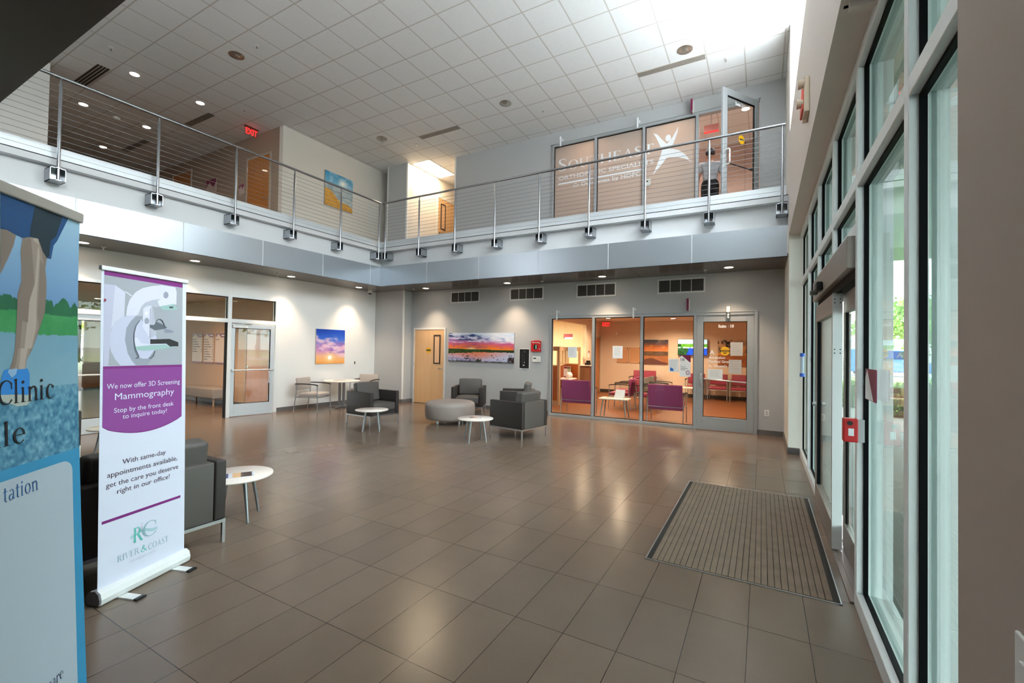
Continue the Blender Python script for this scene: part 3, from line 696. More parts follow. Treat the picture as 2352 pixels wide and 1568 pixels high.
# ---- storefront on the left wall
f = MB()
x0, x1 = XW - 0.115, XW + 0.004
for a, b in ((0.6, 0.66), (1.50, 1.57), (2.42, 2.49), (3.50, 3.57), (4.36, 4.42), (5.44, 5.52), (6.53, 6.60)):
    f.box(x0, a, 0, x1, b, 2.69)
for a, b in ((0.66, 1.50), (1.57, 2.42), (2.49, 3.50), (3.57, 4.36), (4.42, 5.44), (5.52, 6.53)): f.box(x0, a, 2.63, x1, b, 2.69); f.box(x0, a, 2.07, x1, b, 2.155)
for a, b in ((0.66, 1.50), (1.57, 2.42), (3.57, 4.36)): f.box(x0, a, 0, x1, b, 0.10)
w10 = struct(f.build('window_10', m_alum, None, 0.003, 1))
g = MB()
for a, b in ((0.66, 1.50), (1.57, 2.42), (2.49, 3.50), (3.57, 4.36), (4.42, 5.44), (5.52, 6.53)):
    q = MB(); q.box(XW - 0.06, a, 2.155, XW - 0.05, b, 2.63); q.build('pane', m_glass, w10)
    if b not in (3.50, 5.44, 6.53):
        q = MB(); q.box(XW - 0.06, a, 0.10, XW - 0.05, b, 2.07); q.build('pane', m_glass, w10)
    g.box(XW - 0.05, a, 2.155, XW - 0.035, a + 0.015, 2.63); g.box(XW - 0.05, b - 0.015, 2.155, XW - 0.035, b, 2.63); g.box(XW - 0.05, a, 2.615, XW - 0.035, b, 2.63)
g.box(XW - 0.11, 5.432, 0.0, XW - 0.01, 5.441, 2.07)  # not a gasket: black face on the side of the mullion
g.build('gasket', m_gasket, w10)
# its leaves: one shut with push bar, one ajar with closer
R90 = PI / 2
m_whalum = mat('pale anodised door', 'c9ccd0', 0.42, metal=0.25)
d4 = glazed_leaf('door_4', 1.0, 2.06, 0.09, 0.10, 0.26, m_whalum); struct(d4)
d4.location = (XW - 0.02, 2.495, 0.008); d4.rotation_euler = (0, 0, R90)
q = MB(); q.tube([(0.03, -0.07, 1.02), (0.97, -0.07, 1.02)], 0.014); q.box(0.03, -0.08, 1.0, 0.07, 0, 1.04); q.box(0.93, -0.08, 1.0, 0.97, 0, 1.04); q.build('push_bar', m_wplas, d4)
d5 = glazed_leaf('door_5', 0.92, 2.05, 0.09, 0.10, 0.27, m_whalum); struct(d5)
d5.location = (XW - 0.05, 5.53, 0.008); d5.rotation_euler = (0, 0, R90 - math.radians(11))
q = MB(); q.tube([(0.02, -0.07, 1.02), (0.90, -0.07, 1.02)], 0.014); q.box(0.02, -0.08, 1.0, 0.06, 0, 1.04); q.box(0.86, -0.08, 1.0, 0.90, 0, 1.04); q.build('push_bar', m_whalum, d5)
q = MB(); q.box(0.03, -0.05, 1.955, 0.33, 0, 2.02); q.build('door_closer', m_wplas, d5, 0.006)
q = MB(); q.tube([(0.10, -0.03, 2.03), (0.42, -0.05, 2.04), (0.12, -0.06, 2.055)], 0.007, 8); q.build('closer_arm', m_steel, d5)
pull(0.80, 0.72, 0.98, 0.0, -1, d5, m_whalum, 0.011, 0.045)
q = MB(); q.box(0.0, -0.012, 1.72, 0.012, 0.0, 1.86); q.box(0.0, -0.012, 0.25, 0.012, 0.0, 0.40); q.build('hinge', m_steel, d5)

# ---- timber doors
def wood_door(n, W, H, mt, fr, lite=True, rz=0.0, loc=(0, 0, 0), lever=1, frw=0.05, sticker=True):
    """leaf faces -y; x from 0 to W"""
    b = MB(); b.box(frw, 0.0, 0.012, W - frw, 0.045, H - frw)
    o = struct(b.build('door_%d' % n, mt)); o.location = loc; o.rotation_euler = (0, 0, rz)
    b = MB(); b.box(0, -0.012, 0, frw, 0.10, H); b.box(W - frw, -0.012, 0, W, 0.10, H); b.box(frw, -0.012, H - frw, W - frw, 0.10, H)
    b.build('door_frame', fr, o, 0.003)
    lx = W - frw - 0.08 if lever > 0 else frw + 0.08
    b = MB(); b.cyl((lx, -0.008, 1.02), (lx, 0, 1.02), 0.03); b.cyl((lx, -0.05, 1.02), (lx, 0, 1.02), 0.010)
    b.tube([(lx, -0.05, 1.02), (lx - lever * 0.06, -0.055, 1.02), (lx - lever * 0.13, -0.045, 1.015)], [0.011, 0.010, 0.008], 10)
    b.build('lever_handle', m_chrome, o)
    hx = frw if lever > 0 else W - frw
    for hz in (0.25, 1.05, 1.80):
        b = MB(); b.cyl((hx, -0.014, hz), (hx, -0.014, hz + 0.12), 0.010, n=10); b.build('hinge', m_steel, o)
    if lite:
        gx = lx - lever * 0.045
        x0_, x1_ = (gx - 0.24, gx) if lever > 0 else (gx, gx + 0.24)
        b = MB(); b.box(x0_, -0.014, 1.14, x0_ + 0.035, 0, 1.96); b.box(x1_ - 0.035, -0.014, 1.14, x1_, 0, 1.96); b.box(x0_ + 0.035, -0.014, 1.14, x1_ - 0.035, 0, 1.175); b.box(x0_ + 0.035, -0.014, 1.925, x1_ - 0.035, 0, 1.96)
        b.build('lite_frame', mat('dark bronze lite frame', '33261f', 0.4), o)
        b = MB(); b.box(x0_ + 0.035, -0.006, 1.175, x1_ - 0.035, 0.0, 1.925); b.build('lite_glass', mat('warm wired glass', 'e0b58c', 0.2), o)
    if sticker:
        cx = 0.57
        b = MB(); b.cyl((cx, -0.003, 1.52), (cx, 0, 1.52), 0.085, n=28); b.build('caution_sticker', m_yellow, o)
        b = MB(); b.box(cx - 0.085, -0.0045, 1.505, cx + 0.085, -0.0032, 1.54); text_into(b, 'CAUTION', cx, 1.548, 0.03, y=-0.0036, align='CENTER'); text_into(b, 'KEEP CLEAR', cx, 1.475, 0.022, y=-0.0036, align='CENTER'); b.build('caution_sticker_print', m_ink, o)
    return o
m_dfr = mat('white door frame', 'd8d6d3', 0.45)
m_dfr2 = mat('beige door frame', 'b3a596', 0.5)
wood_door(6, 1.17, 2.16, m_door, m_dfr, loc=(-8.89, 9.985, 0))
wood_door(7, 1.08, 2.16, m_door2, m_dfr2, lite=False, rz=0, loc=(-11.60, 6.685, 0), lever=-1, sticker=False)
wood_door(8, 1.03, 2.16, m_door2, m_dfr2, lite=False, loc=(-11.62, 6.605, Z2), sticker=False)
wood_door(9, 1.10, 2.42, m_door2, m_dfr2, lite=False, loc=(-15.45, 6.605, Z2), sticker=False)
wood_door(10, 1.05, 2.16, m_door, m_dfr, rz=R90, loc=(-8.915, 10.98, Z2), lever=-1, sticker=False)
# ------------------------------------------------------------------ balcony railings
def railing(name, label, length, posts, cap_ends=(True, True)):
    """runs along local +x, hall side is local -y; z is absolute"""
    t = thing(name, label, 'railing', group='cable railings round the upper balcony')
    b = MB(); b.tube([(0, 0, 5.44), (length, 0, 5.44)], 0.024, 14); b.build('handrail', m_rail, t)
    for px in posts:
        b = MB(); b.tube([(px, 0, 3.93), (px, 0, 5.33), (px, 0, 5.37), (px, 0, 5.42)], [0.021, 0.021, 0.012, 0.010], 14)
        po = b.build('post', m_rail, t)
        b = MB()
        b.box(px - 0.085, 0.215, 3.925, px + 0.085, 0.232, 4.115)
        b.box(px - 0.085, 0.0, 3.925, px - 0.077, 0.22, 4.115); b.box(px + 0.077, 0.0, 3.925, px + 0.085, 0.22, 4.115)
        b._add([(px - 0.085, 0.22, 3.925), (px + 0.085, 0.22, 3.925), (px + 0.085, 0.0, 3.925), (px + 0.03, -0.035, 3.925), (px - 0.03, -0.035, 3.925), (px - 0.085, 0.0, 3.925),
                (px - 0.085, 0.22, 3.933), (px + 0.085, 0.22, 3.933), (px + 0.085, 0.0, 3.933), (px + 0.03, -0.035, 3.933), (px - 0.03, -0.035, 3.933), (px - 0.085, 0.0, 3.933)],
               [(0, 1, 2, 3, 4, 5), (11, 10, 9, 8, 7, 6)] + [(i, 6 + i, 6 + (i + 1) % 6, (i + 1) % 6) for i in range(6)])
        b.box(px - 0.085, 0.0, 4.105, px + 0.085, 0.22, 4.115); b.box(px - 0.03, -0.03, 4.105, px + 0.03, 0.0, 4.115)
        b.build('bracket', m_rail, po)
    for i in range(11):
        z = 4.440 + i * 0.0865
        b = MB(); b.tube([(posts[0], 0, z), (posts[-1], 0, z)], 0.0034, 8); b.build('cable', m_cable, t)
    return t
r = railing('cable_railing', 'steel cable railing along the back balcony in front of the frosted suite front', 9.26, [0.13] + [1.294 + 1.1315 * i for i in range(8)])
r.location = (XL + 0.01, YF - 0.0, 0)
r2 = railing('cable_railing', 'steel cable railing along the left balcony below the exit sign', 7.71, [0.06, 1.44, 2.66, 3.94, 5.18, 6.42, 7.66])
r2.location = (XL, 0.95, 0); r2.rotation_euler = (0, 0, R90)

# ------------------------------------------------------------------ lounge furniture
def armchair(label, loc, ang, W=0.76, D=0.76, seats=1, group='charcoal lounge armchairs', cat='armchair', name='armchair'):
    """faces local +y; ang = direction it faces (radians, world)"""
    t = thing(name, label, cat, (loc[0], loc[1], 0), ang - PI / 2, group)
    hw, hd = W / 2, D / 2
    AH, at = 0.66, 0.085
    f = MB()                                    # steel base frame
    for sx in (-1, 1):
        f.box(sx * (hw - 0.012) - 0.012, -hd, 0.165, sx * (hw - 0.012) + 0.012, hd, 0.19)
    f.box(-hw + 0.024, -hd, 0.165, hw - 0.024, -hd + 0.024, 0.19); f.box(-hw + 0.024, hd - 0.024, 0.165, hw - 0.024, hd, 0.19)
    f.build('base_frame', m_steel, t)
    for sx in (-1, 1):
        for sy in (-1, 1):
            b = MB(); b.box(sx * hw - (0.024 if sx > 0 else 0), sy * hd - (0.024 if sy > 0 else 0), 0, sx * hw + (0.024 if sx < 0 else 0), sy * hd + (0.024 if sy < 0 else 0), 0.165)
            b.build('leg', m_steel, t, 0.002)
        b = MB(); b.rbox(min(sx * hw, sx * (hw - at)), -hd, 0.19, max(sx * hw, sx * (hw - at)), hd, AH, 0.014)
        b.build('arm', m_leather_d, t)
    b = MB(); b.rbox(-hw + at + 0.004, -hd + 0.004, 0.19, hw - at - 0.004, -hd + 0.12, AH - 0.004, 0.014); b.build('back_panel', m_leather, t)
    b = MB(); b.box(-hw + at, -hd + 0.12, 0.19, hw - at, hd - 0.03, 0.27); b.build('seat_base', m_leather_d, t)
    iw = (W - 2 * at) / seats
    for i in range(seats):
        a = -hw + at + i * iw
        b = MB(); b.rbox(a + 0.006, -hd + 0.20, 0.27, a + iw - 0.006, hd - 0.01, 0.43, 0.03, bulge=0.02); b.build('seat_cushion', m_leather, t)
        b = MB(); b.M = Matrix.Translation((0, -hd + 0.125, 0.42)) @ Matrix.Rotation(math.radians(9), 4, 'X')
        b.rbox(a + 0.010, 0.0, 0.0, a + iw - 0.010, 0.155, 0.40, 0.035, bulge=0.008); b.build('back_cushion', m_leather, t)
    return t
dg = math.radians
armchair('charcoal armchair by the cafe table, turned sideways with its dark arm towards us', (-7.21, 6.87), dg(-4))
armchair('charcoal armchair facing us against the gray wall, under the wide sunset picture', (-6.33, 9.17), dg(-64))
armchair('charcoal armchair half hidden behind the one beside the suite window', (-4.90, 9.06), dg(205))
armchair('charcoal armchair in front by the suite window, its back and side turned to us', (-3.93, 7.31), dg(170))
armchair('charcoal armchair at the far left, just showing between the two banners', (-8.42, 2.08), dg(90))
armchair('long charcoal sofa seen from behind, beyond the tall white and purple banner', (-4.17, 1.19), PI, W=1.72, D=0.80, seats=2, group=None, cat='sofa', name='sofa')

def side_table(label, loc, rot=0.3):
    t = thing('side_table', label, 'table', (loc[0], loc[1], 0), rot, 'round white side tables on splayed legs')
    b = MB(); b.lathe([(0.0, 0.378), (0.285, 0.378), (0.303, 0.385), (0.305, 0.392), (0.303, 0.40), (0.0, 0.40)], n=48); b.build('table_top', m_lam, t)
    for i in range(4):
        a = PI / 4 + i * PI / 2
        b = MB(); b.tube([(0.15 * math.cos(a), 0.15 * math.sin(a), 0.378), (0.215 * math.cos(a), 0.215 * math.sin(a), 0.012)], [0.019, 0.011], 14)
        b.cyl((0.215 * math.cos(a), 0.215 * math.sin(a), 0.0), (0.215 * math.cos(a), 0.215 * math.sin(a), 0.014), 0.012, n=12)
        b.build('leg', m_tleg, t)
    return t
side_table('round white side table in front of the armchair by the cafe table', (-6.49, 6.16), 0.75)
side_table('round white side table beside the round ottoman', (-4.29, 6.42), 0.85)
side_table('round white side table at the end of the sofa, nearest to us', (-4.21, 2.37), 0.75)
side_table('round white side table showing between the two banners', (-7.97, 2.80), 0.6)

# ottoman
t = thing('ottoman', 'large round gray upholstered ottoman among the armchairs', 'ottoman', (-5.82, 7.73, 0))
b = MB(); b.lathe([(0.0, 0.085), (0.44, 0.085), (0.50, 0.10), (0.525, 0.15), (0.53, 0.28), (0.53, 0.37), (0.518, 0.42), (0.48, 0.452), (0.38, 0.468), (0.0, 0.475)], n=56); b.build('seat', m_otto, t)
for i in range(4):
    a = dg(-62) + PI / 4 + i * PI / 2
    b = MB(); b.cyl((0.32 * math.cos(a), 0.32 * math.sin(a), 0), (0.32 * math.cos(a), 0.32 * math.sin(a), 0.09), 0.028); b.build('leg', m_steel, t)

# brochures and magazines
def brochure(label, loc, rz, w, d, z, fn, group='brochures and magazines on the tables', name='brochure'):
    t = thing(name, label, 'brochure', (loc[0], loc[1], z), rz, group)
    b = MB(); b.box(-w / 2, -d / 2, 0, w / 2, d / 2, 0.003); b.build('pages', m_paper, t)
    picture('cover', w, d, 24, 16, fn, vc_mat('printed gloss', 0.3), t, M=lambda u, v: (-w / 2 + u * w, -d / 2 + v * d, 0.0034))
    return t
def bro1(u, v):
    if 0.1 < u < 0.25: return rgb('2b3f86')
    if 0.35 < u < 0.6: return mixc(rgb('f0a040'), rgb('f6e6d8'), fbm(u * 9, v * 9))
    if 0.6 < u < 0.95: return rgb('4a3b38') if (u - .64) ** 2 + (v - .5) ** 2 > .004 else rgb('f4ead8')
    return rgb('e8ecf6')
brochure('flyer with a dark and orange picture on the side table by the sofa', (-4.16, 2.355), dg(60), 0.26, 0.16, 0.4005, bro1, name='flyer')
brochure('brown and orange card on the side table beside the ottoman', (-4.30, 6.44), dg(25), 0.22, 0.13, 0.4005, lambda u, v: rgb('6b4a42') if u < 0.3 else (mixc(rgb('e58a4a'), rgb('f3d9c9'), u) if u < .55 else rgb('f3dfd6')), name='card')
brochure('dark magazine lying on the white cafe table', (-9.64, 8.02), dg(50), 0.29, 0.21, 0.7055, lambda u, v: mixc(rgb('5b524c'), rgb('9a8d84'), fbm(u * 5, v * 5)), name='magazine')

# cafe table
t = thing('cafe_table', 'tall round white cafe table against the white wall', 'table', (-9.60, 8.06, 0))
b = MB(); b.lathe([(0.0, 0.672), (0.44, 0.672), (0.455, 0.68), (0.457, 0.69), (0.455, 0.70), (0.44, 0.705), (0.0, 0.705)], n=48); b.build('table_top', m_lam, t)
b = MB()
for sx in (-1, 1): b.M = Matrix.Rotation(0.4, 4, 'Z'); b.box(sx * 0.055 - 0.028, -0.02, 0.05, sx * 0.055 + 0.028, 0.02, 0.672)
b.build('column', m_tleg, t)
b = MB()
for i in range(4):
    b.M = Matrix.Rotation(i * PI / 2 + 0.4, 4, 'Z'); b._add([(0.03, -0.03, 0.02), (0.34, -0.02, 0.015), (0.34, 0.02, 0.015), (0.03, 0.03, 0.02), (0.03, -0.03, 0.055), (0.34, -0.02, 0.03), (0.34, 0.02, 0.03), (0.03, 0.03, 0.055)], [(0, 3, 2, 1), (4, 5, 6, 7), (0, 1, 5, 4), (1, 2, 6, 5), (2, 3, 7, 6), (3, 0, 4, 7)])
    b.cyl((0.325, 0, 0), (0.325, 0, 0.016), 0.018, n=10)
b.box(-0.05, -0.05, 0.02, 0.05, 0.05, 0.056)
b.build('foot', m_tleg, t)

# chairs with arms (cafe chairs and waiting room chairs)
def guest_chair(label, loc, ang, fab, seatm, W=0.60, D=0.58, group='', BH=0.82, seat_h=0.46, legm=None, back0=0.53, name='guest_chair', link=False):
    """faces local +y"""
    legm = legm or m_tleg
    t = thing(name, label, 'chair', (loc[0], loc[1], 0), ang - PI / 2, group)
    hw, hd = W / 2, D / 2
    b = MB(); b.rbox(-hw + 0.035, -hd + 0.09, seat_h - 0.085, hw - 0.035, hd + 0.0, seat_h, 0.028, bulge=0.012); b.build('seat', seatm, t)
    b = MB(); b.M = Matrix.Translation((0, -hd + 0.05, back0)) @ Matrix.Rotation(math.radians(8), 4, 'X')
    b.rbox(-hw + 0.03, -0.025, 0, hw - 0.03, 0.035, BH - back0, 0.022); b.build('backrest', fab, t)
    for sx in (-1, 1):
        x = sx * (hw - 0.012)
        b = MB(); b.tube([(x, hd - 0.02, 0.655), (x, hd - 0.01, 0.42), (x, hd - 0.0, 0.0)], 0.011, 10); b.build('leg', legm, t)
        b = MB(); b.tube([(x, -hd - 0.035, 0.0), (x, -hd + 0.02, 0.38), (x, -hd + 0.035, 0.48), (x, -hd + 0.02, 0.655)], 0.011, 10); b.build('leg', legm, t)
        b = MB(); b.M = Matrix.Translation((x, 0, 0.66))
        n_ = 10; vs = []
        for i in range(n_ + 1):
            u = i / n_; y = -hd + 0.0 + u * (D - 0.0); zz = 0.022 * math.sin(PI * (0.25 + 0.75 * u)) + (-0.012 if u > 0.9 else 0); hw_ = 0.018 + 0.010 * math.sin(PI * u)
            vs += [(-hw_, y, zz - 0.012), (hw_, y, zz - 0.012), (hw_, y, zz + 0.012), (-hw_, y, zz + 0.012)]
        b._add(vs, [(4 * i + k_, 4 * i + (k_ + 1) % 4, 4 * i + 4 + (k_ + 1) % 4, 4 * i + 4 + k_) for i in range(n_) for k_ in range(4)] + [(3, 2, 1, 0), (4 * n_, 4 * n_ + 1, 4 * n_ + 2, 4 * n_ + 3)])
        b.build('armrest', m_arm, t, 0.006)
    b = MB()
    b.tube([(-hw + 0.012, hd - 0.01, seat_h - 0.10), (hw - 0.012, hd - 0.01, seat_h - 0.10)], 0.010, 8); b.tube([(-hw + 0.012, -hd + 0.02, seat_h - 0.10), (hw - 0.012, -hd + 0.02, seat_h - 0.10)], 0.010, 8)
    for sx in (-1, 1): b.tube([(sx * (hw - 0.012), -hd + 0.02, seat_h - 0.10), (sx * (hw - 0.012), hd - 0.01, seat_h - 0.10)], 0.010, 8)
    b.build('seat_frame', legm, t)
    return t
gc = guest_chair('beige armchair on metal legs left of the cafe table, back to the white wall', (-9.55, 7.17), dg(22), m_cbeige, m_cbeige, group='beige chairs at the cafe table')
guest_chair('beige chair behind the cafe table, half hidden by the charcoal armchair', (-9.62, 8.85), dg(-68), m_cbeige, m_cbeige, group='beige chairs at the cafe table')

# entrance mat, set into the floor
t = thing('entrance_mat', 'large ribbed brown entrance mat set into the floor by the sliding door', 'mat', (-0.162, 4.717, 0))
MX, MY = 0.614, 1.19
b = MB()
for q in ((-MX, -MY, MX, -MY + 0.008), (-MX, MY - 0.008, MX, MY), (-MX, -MY, -MX + 0.008, MY), (MX - 0.008, -MY, MX, MY)): b.box(q[0], q[1], 0, q[2], q[3], 0.006)
b.build('mat_frame', m_steel, t)
b = MB(); b.box(-MX + 0.008, -MY + 0.008, 0, MX - 0.008, MY - 0.008, 0.002); b.build('mat_tray', mat('dark mat tray', '2a2723', 0.8), t)
m_rib = mat('brown ribbed carpet', '7d6b5b', 0.95, noise=0.28, nscale=9, bump=0.6, bscale=260)
n_ = 28; pw = (2 * MX - 0.09) / n_
for i in range(n_):
    x = -MX + 0.045 + i * pw
    b = MB(); b.box(x + 0.0022, -MY + 0.016, 0.002, x + pw - 0.0022, MY - 0.016, 0.0075); b.build('mat_strip', m_rib, t)
# ------------------------------------------------------------------ roll-up banners
m_bwhite = mat('banner vinyl white', 'dde2f4', 0.5)
m_bpur = mat('banner purple', '8d3f94', 0.5); m_bpur2 = mat('banner deep purple', '7f1f7d', 0.5)
m_bdark = mat('banner dark lettering', '4a3347', 0.6)
m_teal = mat('banner teal lettering', '5fbfb5', 0.6); m_teal2 = mat('banner pale teal', '9db9c6', 0.6); m_pale = mat('banner pale gray lettering', 'c9cbdc', 0.6)
t = thing('roll_up_banner', 'tall white and purple roll-up banner about 3D mammography', 'banner', (-3.467, 1.176, 0), math.atan2(.9485, -.3167))
BW = 0.577
lean = lambda z: 0.028 + 0.05 * z / 2.05
b = MB()                                               # silver base cassette, local -y is the front
pr = [(-0.012, 0.0), (0.07, 0.0), (0.082, 0.012), (0.082, 0.055), (0.06, 0.078), (0.02, 0.082), (-0.006, 0.066), (-0.016, 0.03)]
n_ = len(pr)
b._add([(-0.01, y, z + 0.012) for y, z in pr] + [(BW + 0.012, y, z + 0.012) for y, z in pr], [tuple(range(n_)), tuple(reversed(range(n_, 2 * n_)))] + [(i, n_ + i, n_ + (i + 1) % n_, (i + 1) % n_) for i in range(n_)])
b.box(-0.01, -0.004, 0.004, BW + 0.012, 0.072, 0.014)
b.build('base', m_alum, t, 0.003)
b = MB(); b._add([(-0.022, y, z + 0.012) for y, z in pr] + [(-0.0102, y, z + 0.012) for y, z in pr], [tuple(range(n_)), tuple(reversed(range(n_, 2 * n_)))] + [(i, n_ + i, n_ + (i + 1) % n_, (i + 1) % n_) for i in range(n_)]); b.build('end_cap', mat('gray end cap', '6d6a6c', 0.5), t)
for fx in (0.09, 0.45):
    b = MB(); b.box(fx, -0.13, 0.0, fx + 0.055, 0.17, 0.008); o = b.build('foot', m_alum, t)
    b = MB(); b.box(fx - 0.003, -0.155, 0.0, fx + 0.058, -0.13, 0.012); b.box(fx - 0.003, 0.17, 0.0, fx + 0.058, 0.195, 0.012); b.build('foot_tip', m_black, o)
b = MB(); b.box(-0.006, lean(2.05) - 0.012, 2.035, BW + 0.008, lean(2.05) + 0.014, 2.062); b.build('top_bar', m_alum, t, 0.004)
P3 = lambda x, z, off=0.0: (x, lean(z) - off, z)
b = MB()
b._add([P3(0, 0.08), P3(BW, 0.08), P3(BW, 2.04), P3(0, 2.04)] + [P3(0, 0.08, -0.001), P3(BW, 0.08, -0.001), P3(BW, 2.04, -0.001), P3(0, 2.04, -0.001)], [(0, 1, 2, 3), (7, 6, 5, 4), (0, 4, 5, 1), (1, 5, 6, 2), (2, 6, 7, 3), (3, 7, 4, 0)])
panel = b.build('banner_panel', m_bwhite, t)
def flat(pts, off, mb, mi=0): mb.poly([P3(x, z, off) for x, z in pts], mi)
b = MB()
flat([(0.0165, 2.040), (0.547, 2.034), (0.547, 1.998), (0.0165, 2.006)], 0.0008, b)
b.build('header_band', m_bpur2, panel)
b = MB()
lowp = [(0.016, 1.442), (0.547, 1.437), (0.547, 1.062)] + [(0.547 - 0.531 * i / 16, 1.062 - 0.066 * math.sin(PI * i / 16) ** 0.8) for i in range(1, 16)] + [(0.016, 1.068)]
flat(lowp, 0.0008, b, 1)
flat([(0.016, 1.425), (0.547, 1.421), (0.547, 1.068)] + [(0.547 - 0.531 * i / 16, 1.068 - 0.066 * math.sin(PI * i / 16) ** 0.8) for i in range(1, 16)] + [(0.016, 1.074)], 0.0012, b, 0)
b.build('purple_panel', [m_bpur, m_bpur2], panel)
b = MB(); flat([(0.0188, 0.494), (0.5437, 0.492), (0.5437, 0.474), (0.0188, 0.476)], 0.0008, b); b.build('rule_line', m_bpur2, panel)
# printed picture of the machine
gm = [mat('print ' + h, h, 0.5) for h in ('a6aab4', 'c3c3da', 'd3d4e6', 'e3e4f2', '9a9fae', 'c9cbe2', 'dcdcf0', '8b90a2', '7fa7a8', '3d4048', '26262b', 'b9bccb', '5d6470', '8f2340', '9fc1be', 'f2f2fa')]
order = [('rect', 0), ('wallL', 1), ('colB', 2), ('seam', 3), ('drum', 5), ('ring', 4), ('face', 5), ('arm', 6), ('armin', 11), ('headu', 14), ('hole', 9), ('post', 6), ('postside', 11), ('slot', 12), ('table', 6), ('tablet', 14), ('paddle', 12), ('paddle2', 7), ('cable', 9), ('pad', 10), ('handle', 12), ('handle2', 12), ('red', 13)]
b = MB()
for i, (nm, mi) in enumerate(order): flat(MAMMO[nm], 0.0008 + 0.00012 * i, b, mi)
for nm, mi in (('c1', 15), ('c2', 4), ('c3', 4)):
    (cx, cz), (ex, ez) = MAMMO[nm]; r_ = abs(ez - cz)
    flat([(cx + r_ * 0.8 * math.cos(a * PI / 12), cz + r_ * math.sin(a * PI / 12)) for a in range(24)], 0.004, b, mi)
b.build('printed_picture', gm, panel)
fm = lambda off: (lambda x, z: P3(x, z, off))
LM = [m_bwhite, m_bdark, m_teal, m_teal2, m_pale]
def btext(s, x0, x1, z, size, mi, bold=0.0):
    b = MB(); text_into(b, s, x0, z, size, width=x1 - x0, map3=fm(0.0018), bold=bold); b.build('lettering', LM[mi], panel)
def bserif(s, x, z, size, w_, mi):
    b = MB(); serif_into(b, s, x, z, size, width=w_, map3=fm(0.0018)); b.build('lettering', LM[mi], panel)
btext('We now offer 3D Screening', 0.038, 0.530, 1.300, 0.047, 0)
btext('Mammography', 0.086, 0.486, 1.228, 0.060, 0)
btext('Stop by the front desk', 0.082, 0.483, 1.148, 0.042, 0)
btext('to inquire today!', 0.134, 0.432, 1.104, 0.042, 0)
btext('With same-day', 0.137, 0.427, 0.815, 0.045, 1)
btext('appointments available,', 0.046, 0.516, 0.752, 0.045, 1)
btext('get the care you deserve', 0.040, 0.523, 0.690, 0.045, 1)
btext('right in our office!', 0.107, 0.458, 0.637, 0.045, 1)
b = MB()
serif_into(b, 'R', 0.205, 0.285, 0.095, width=0.070, mi=2, map3=fm(0.0018))
serif_into(b, 'C', 0.265, 0.290, 0.100, width=0.105, mi=3, map3=fm(0.0018))
for pz, mi in ((0.335, 2), (0.328, 2), (0.342, 3)):
    q = [(0.19 + 0.18 * i / 16, pz + 0.012 * math.sin(PI * 2 * i / 16 - 0.9)) for i in range(17)]
    for i in range(16):
        b.poly([P3(q[i][0], q[i][1], 0.002), P3(q[i + 1][0], q[i + 1][1], 0.002), P3(q[i + 1][0], q[i + 1][1] + 0.003, 0.002), P3(q[i][0], q[i][1] + 0.003, 0.002)], mi)
for pts in ([(0.262, 0.345), (0.262, 0.385), (0.266, 0.385), (0.266, 0.345)], [(0.252, 0.35), (0.262, 0.378), (0.265, 0.376), (0.256, 0.35)], [(0.276, 0.35), (0.266, 0.378), (0.263, 0.376), (0.272, 0.35)], [(0.255, 0.385), (0.264, 0.402), (0.273, 0.385), (0.264, 0.392)]):
    flat(pts, 0.002, b, 4)
b.build('emblem', LM, panel)
bserif('RIVER', 0.110, 0.206, 0.040, 0.140, 3); bserif('&', 0.258, 0.204, 0.044, 0.042, 2); bserif('COAST', 0.308, 0.200, 0.040, 0.146, 3)
btext("WOMEN'S CARE", 0.190, 0.362, 0.166, 0.022, 4)

# nearest banner, mostly outside the frame on the left
t = thing('roll_up_banner', 'blue roll-up banner at the left edge with legs in blue shorts, reading Clinic', 'banner', (-2.424 + 0.7328 * 0.08, 0.720 + 0.6804 * 0.08, 0), math.atan2(.7328, -.6804))
# local x runs towards the right edge: x = 0 is the right edge, negative to the left; local -y faces the hall
ZT = [0.0, .2, .35, .5, .7, .9, 1.1, 1.3, 1.5, 1.7, 1.9, 2.1]; DT = [.08, .071, .062, .054, .043, .032, .022, .012, .004, -.002, -.005, -.006]
CW = 0.86
def curl(z): return 0.08 - float(np.interp(z, ZT, DT))
P4 = lambda u, z, off=0.0: (-u, curl(z) - off, z)
m_cblue = mat('banner sky blue border', '338fbe', 0.5); m_cpan = mat('banner pale panel', 'aebbc8', 0.5)
b = MB(); pr2 = [(-0.04, 0.0), (0.05, 0.0), (0.06, 0.03), (0.05, 0.075), (-0.03, 0.08), (-0.045, 0.04)]; n_ = 6
b._add([(-CW - 0.01, y, z + 0.006) for y, z in pr2] + [(0.012, y, z + 0.006) for y, z in pr2], [tuple(range(n_)), tuple(reversed(range(n_, 2 * n_)))] + [(i, n_ + i, n_ + (i + 1) % n_, (i + 1) % n_) for i in range(n_)]); b.build('base', m_alum, t, 0.003)
b = MB(); b.box(-CW - 0.006, curl(2.1) - 0.012, 2.072, 0.006, curl(2.1) + 0.012, 2.112); b.build('top_bar', mat('beige banner bar', 'a69f98', 0.5), t, 0.005)
NZ = 48
def sheet(u0, u1, z0, z1, off, mb, mi=0, nz=NZ):
    vs = []; fs = []
    for i in range(nz + 1):
        z = z0 + (z1 - z0) * i / nz; vs += [P4(u1, z, off), P4(u0, z, off)]
    mb._add(vs, [(2 * i, 2 * i + 1, 2 * i + 3, 2 * i + 2) for i in range(nz)], mi)
b = MB(); sheet(0, CW, 0.085, 2.08, 0.0, b); sheet(0, CW, 0.085, 2.08, -0.001, b, 0)
panel = b.build('banner_panel', m_cblue, t)
